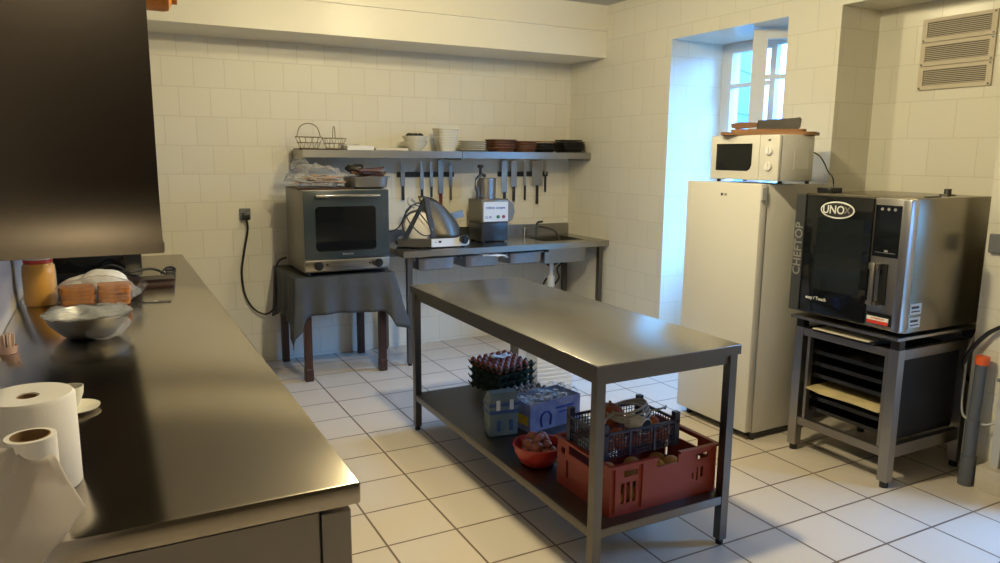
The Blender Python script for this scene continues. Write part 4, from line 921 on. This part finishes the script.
for k in range(14):
    a = k*2.4; r = .007*math.sqrt(k); MB().cyl((r*.8*math.cos(a), r*.8*math.sin(a), .004), (r*math.cos(a), r*math.sin(a), .07+.004*(k % 3)), .0035, n=6).build('pick', mat('pick_%d' % k, (.66, .48, .38), .8) if k == 0 else MATS['pick_0'], t)

t = thing('preserve_jar', 'tall jar of orange preserve with a red lid on the left counter', 'jar', (-.325, 4.38, CZ))
MB().lathe([(0, 0), (.066, 0), (.072, .01), (.074, .16), (.070, .20), (.060, .215), (0, .215)], n=40).build('contents', amber, t, 40)
MB().lathe([(.0, .214), (.062, .214), (.066, .218), (.066, .262), (.060, .268), (0, .268)], n=40).build('lid', redlid, t, 40)
MB().lathe([(.0665, .235), (.0675, .235), (.0675, .25), (.0665, .25), (.0665, .235)], n=40).build('lid_label', whiteink, t)
MB().lathe([(.0, -.0002), (.068, -.0002), (.0745, .01), (.0765, .16), (.0725, .202), (.062, .2165), (0, .2165)], n=40).build('glass', film, t, 50)
t = thing('metal_bowl', 'round metal bowl partly wrapped in clear film on the left counter', 'bowl', (-.10, 3.53, CZ))
MB().lathe([(0, 0), (.07, 0), (.10, .012), (.145, .06), (.165, .098), (.172, .10), (.172, .103), (.160, .103), (.138, .06), (.09, .016), (0, .006)], n=48).build('bowl', steel2, t, 40)
o = blob('plastic_film', film, t, (.10, .155, .068), 4, 3, .15); o.location = (.055, -.01, .002)
o = sheet(18, 18, lambda u, v: Vector(((u-.5)*.34*math.sqrt(1-(v-.5)**2*1.9), (v-.5)*.34, .105+.006*math.sin(19*u+7*v)+.004*math.sin(31*v))), 'film_cover', film, .001, t)
t = thing('toast_bag', 'clear bag with two stacks of orange toasted bread behind the metal bowl', 'bag', (-.07, 4.24, CZ))
for s, x in enumerate((-.085, .075)):
    for k in range(5):
        o = MB().prism(rrect(.15, .12, .02), .019).build('toast_slice', toast, t, 40); o.location = (x+rnd.uniform(-.006, .006), rnd.uniform(-.01, .01), .004+k*.0205); o.rotation_euler = (0, 0, rnd.uniform(-.12, .12))
blob('plastic_film', film, t, (.185, .095, .085), 8, 3, .2).location = (0, 0, 0)
o = MB().tube([(.16, 0, .05), (.20, .02, .07), (.22, .03, .10)], .02).build('film_twist', film, t, 60)
t = thing('white_cloth', 'folded white cloth bundle behind the bag of toast', 'cloth', (-.07, 4.45, CZ))
blob('lower_fold', linen, t, (.13, .075, .075), 3, 1.5, .12).location = (-.05, .0, 0); o = blob('upper_fold', linen, t, (.12, .07, .07), 6, 1.5, .12); o.location = (.03, -.03, .035)
t = thing('fork', 'steel fork on the counter right of the bag of toast', 'fork', (.185, 4.20, CZ), R(-8))
MB().box(-.12, .0, -.006, .006, 0, .005).box(0, .02, -.020, .020, 0, .005).build('stem', chrome, t)
for y in (-.0175, -.006, .006, .0175): MB().box(.02, .085, y-.0025, y+.0025, 0, .005).build('tine', chrome, t)
tag(MB().prism(rrect(.46, .24, .02), .016).build('chopping_board', darkwood), 'dark brown wooden chopping board lying on the far left counter', 'chopping board').location = (.095, 4.78, CZ)
tag(MB().prism(rrect(.44, .16, .02), .014).build('chopping_board', mat('black_brown_board', (.03, .015, .012), .4)), 'narrow blackish board stacked on the dark brown chopping board', 'chopping board').location = (.12, 4.84, CZ+.0165)
t = thing('countertop_cabinet', 'black countertop appliance under the hood at the far end of the counter', 'appliance', (-.12, 5.4, CZ))
MB().box(-.30, .295, -.30, .40, .012, .40, bev=.01).build('case', black, t, 40); MB().box(-.25, .20, -.304, -.30, .05, .34).build('door', blackglass, t)
MB().box(-.24, .19, -.33, -.315, .35, .362).build('handle', darksteel, t)
for (x, y) in ((-.27, -.27), (.26, -.27), (.26, .37), (-.27, .37)): MB().cyl((x, y, 0), (x, y, .013), .015).build('foot', black, t)
b = MB(); b.tube([(-.30, 4.62, CZ+.012), (-.24, 4.72, CZ+.05), (-.16, 4.66, CZ+.02), (-.10, 4.93, CZ+.06), (.0, 5.0, CZ+.04), (.08, 4.98, CZ+.05), (.22, 5.02, CZ+.06), (.30, 5.04, CZ+.02)], .008).tube([(-.1, 4.98, CZ+.05), (-.02, 4.97, CZ+.10), (.04, 4.98, CZ+.09), (.10, 5.0, CZ+.04)], .007)
tag(b.build('black_cable', black, None, 60), 'tangled black cable on the counter in front of the black appliance', 'cable')
b = MB(); b.tube([(0, 0, .008), (.03, .02, .04), (.07, .02, .045), (.085, .0, .02), (.06, -.01, .008)], .006)
o = b.build('wire_hook', black, None, 60); o.location = (.28, 5.12, CZ); tag(o, 'bent black wire loop standing on the far counter beside the appliance', 'wire')
o = MB().box(-.035, .035, -.015, .015, 0, .022, bev=.006).build('black_clip', black, None, 40); o.location = (.345, 5.28, CZ); o.rotation_euler = (0, 0, .3); tag(o, 'small black clip lying alone on the far end of the counter', 'clip')
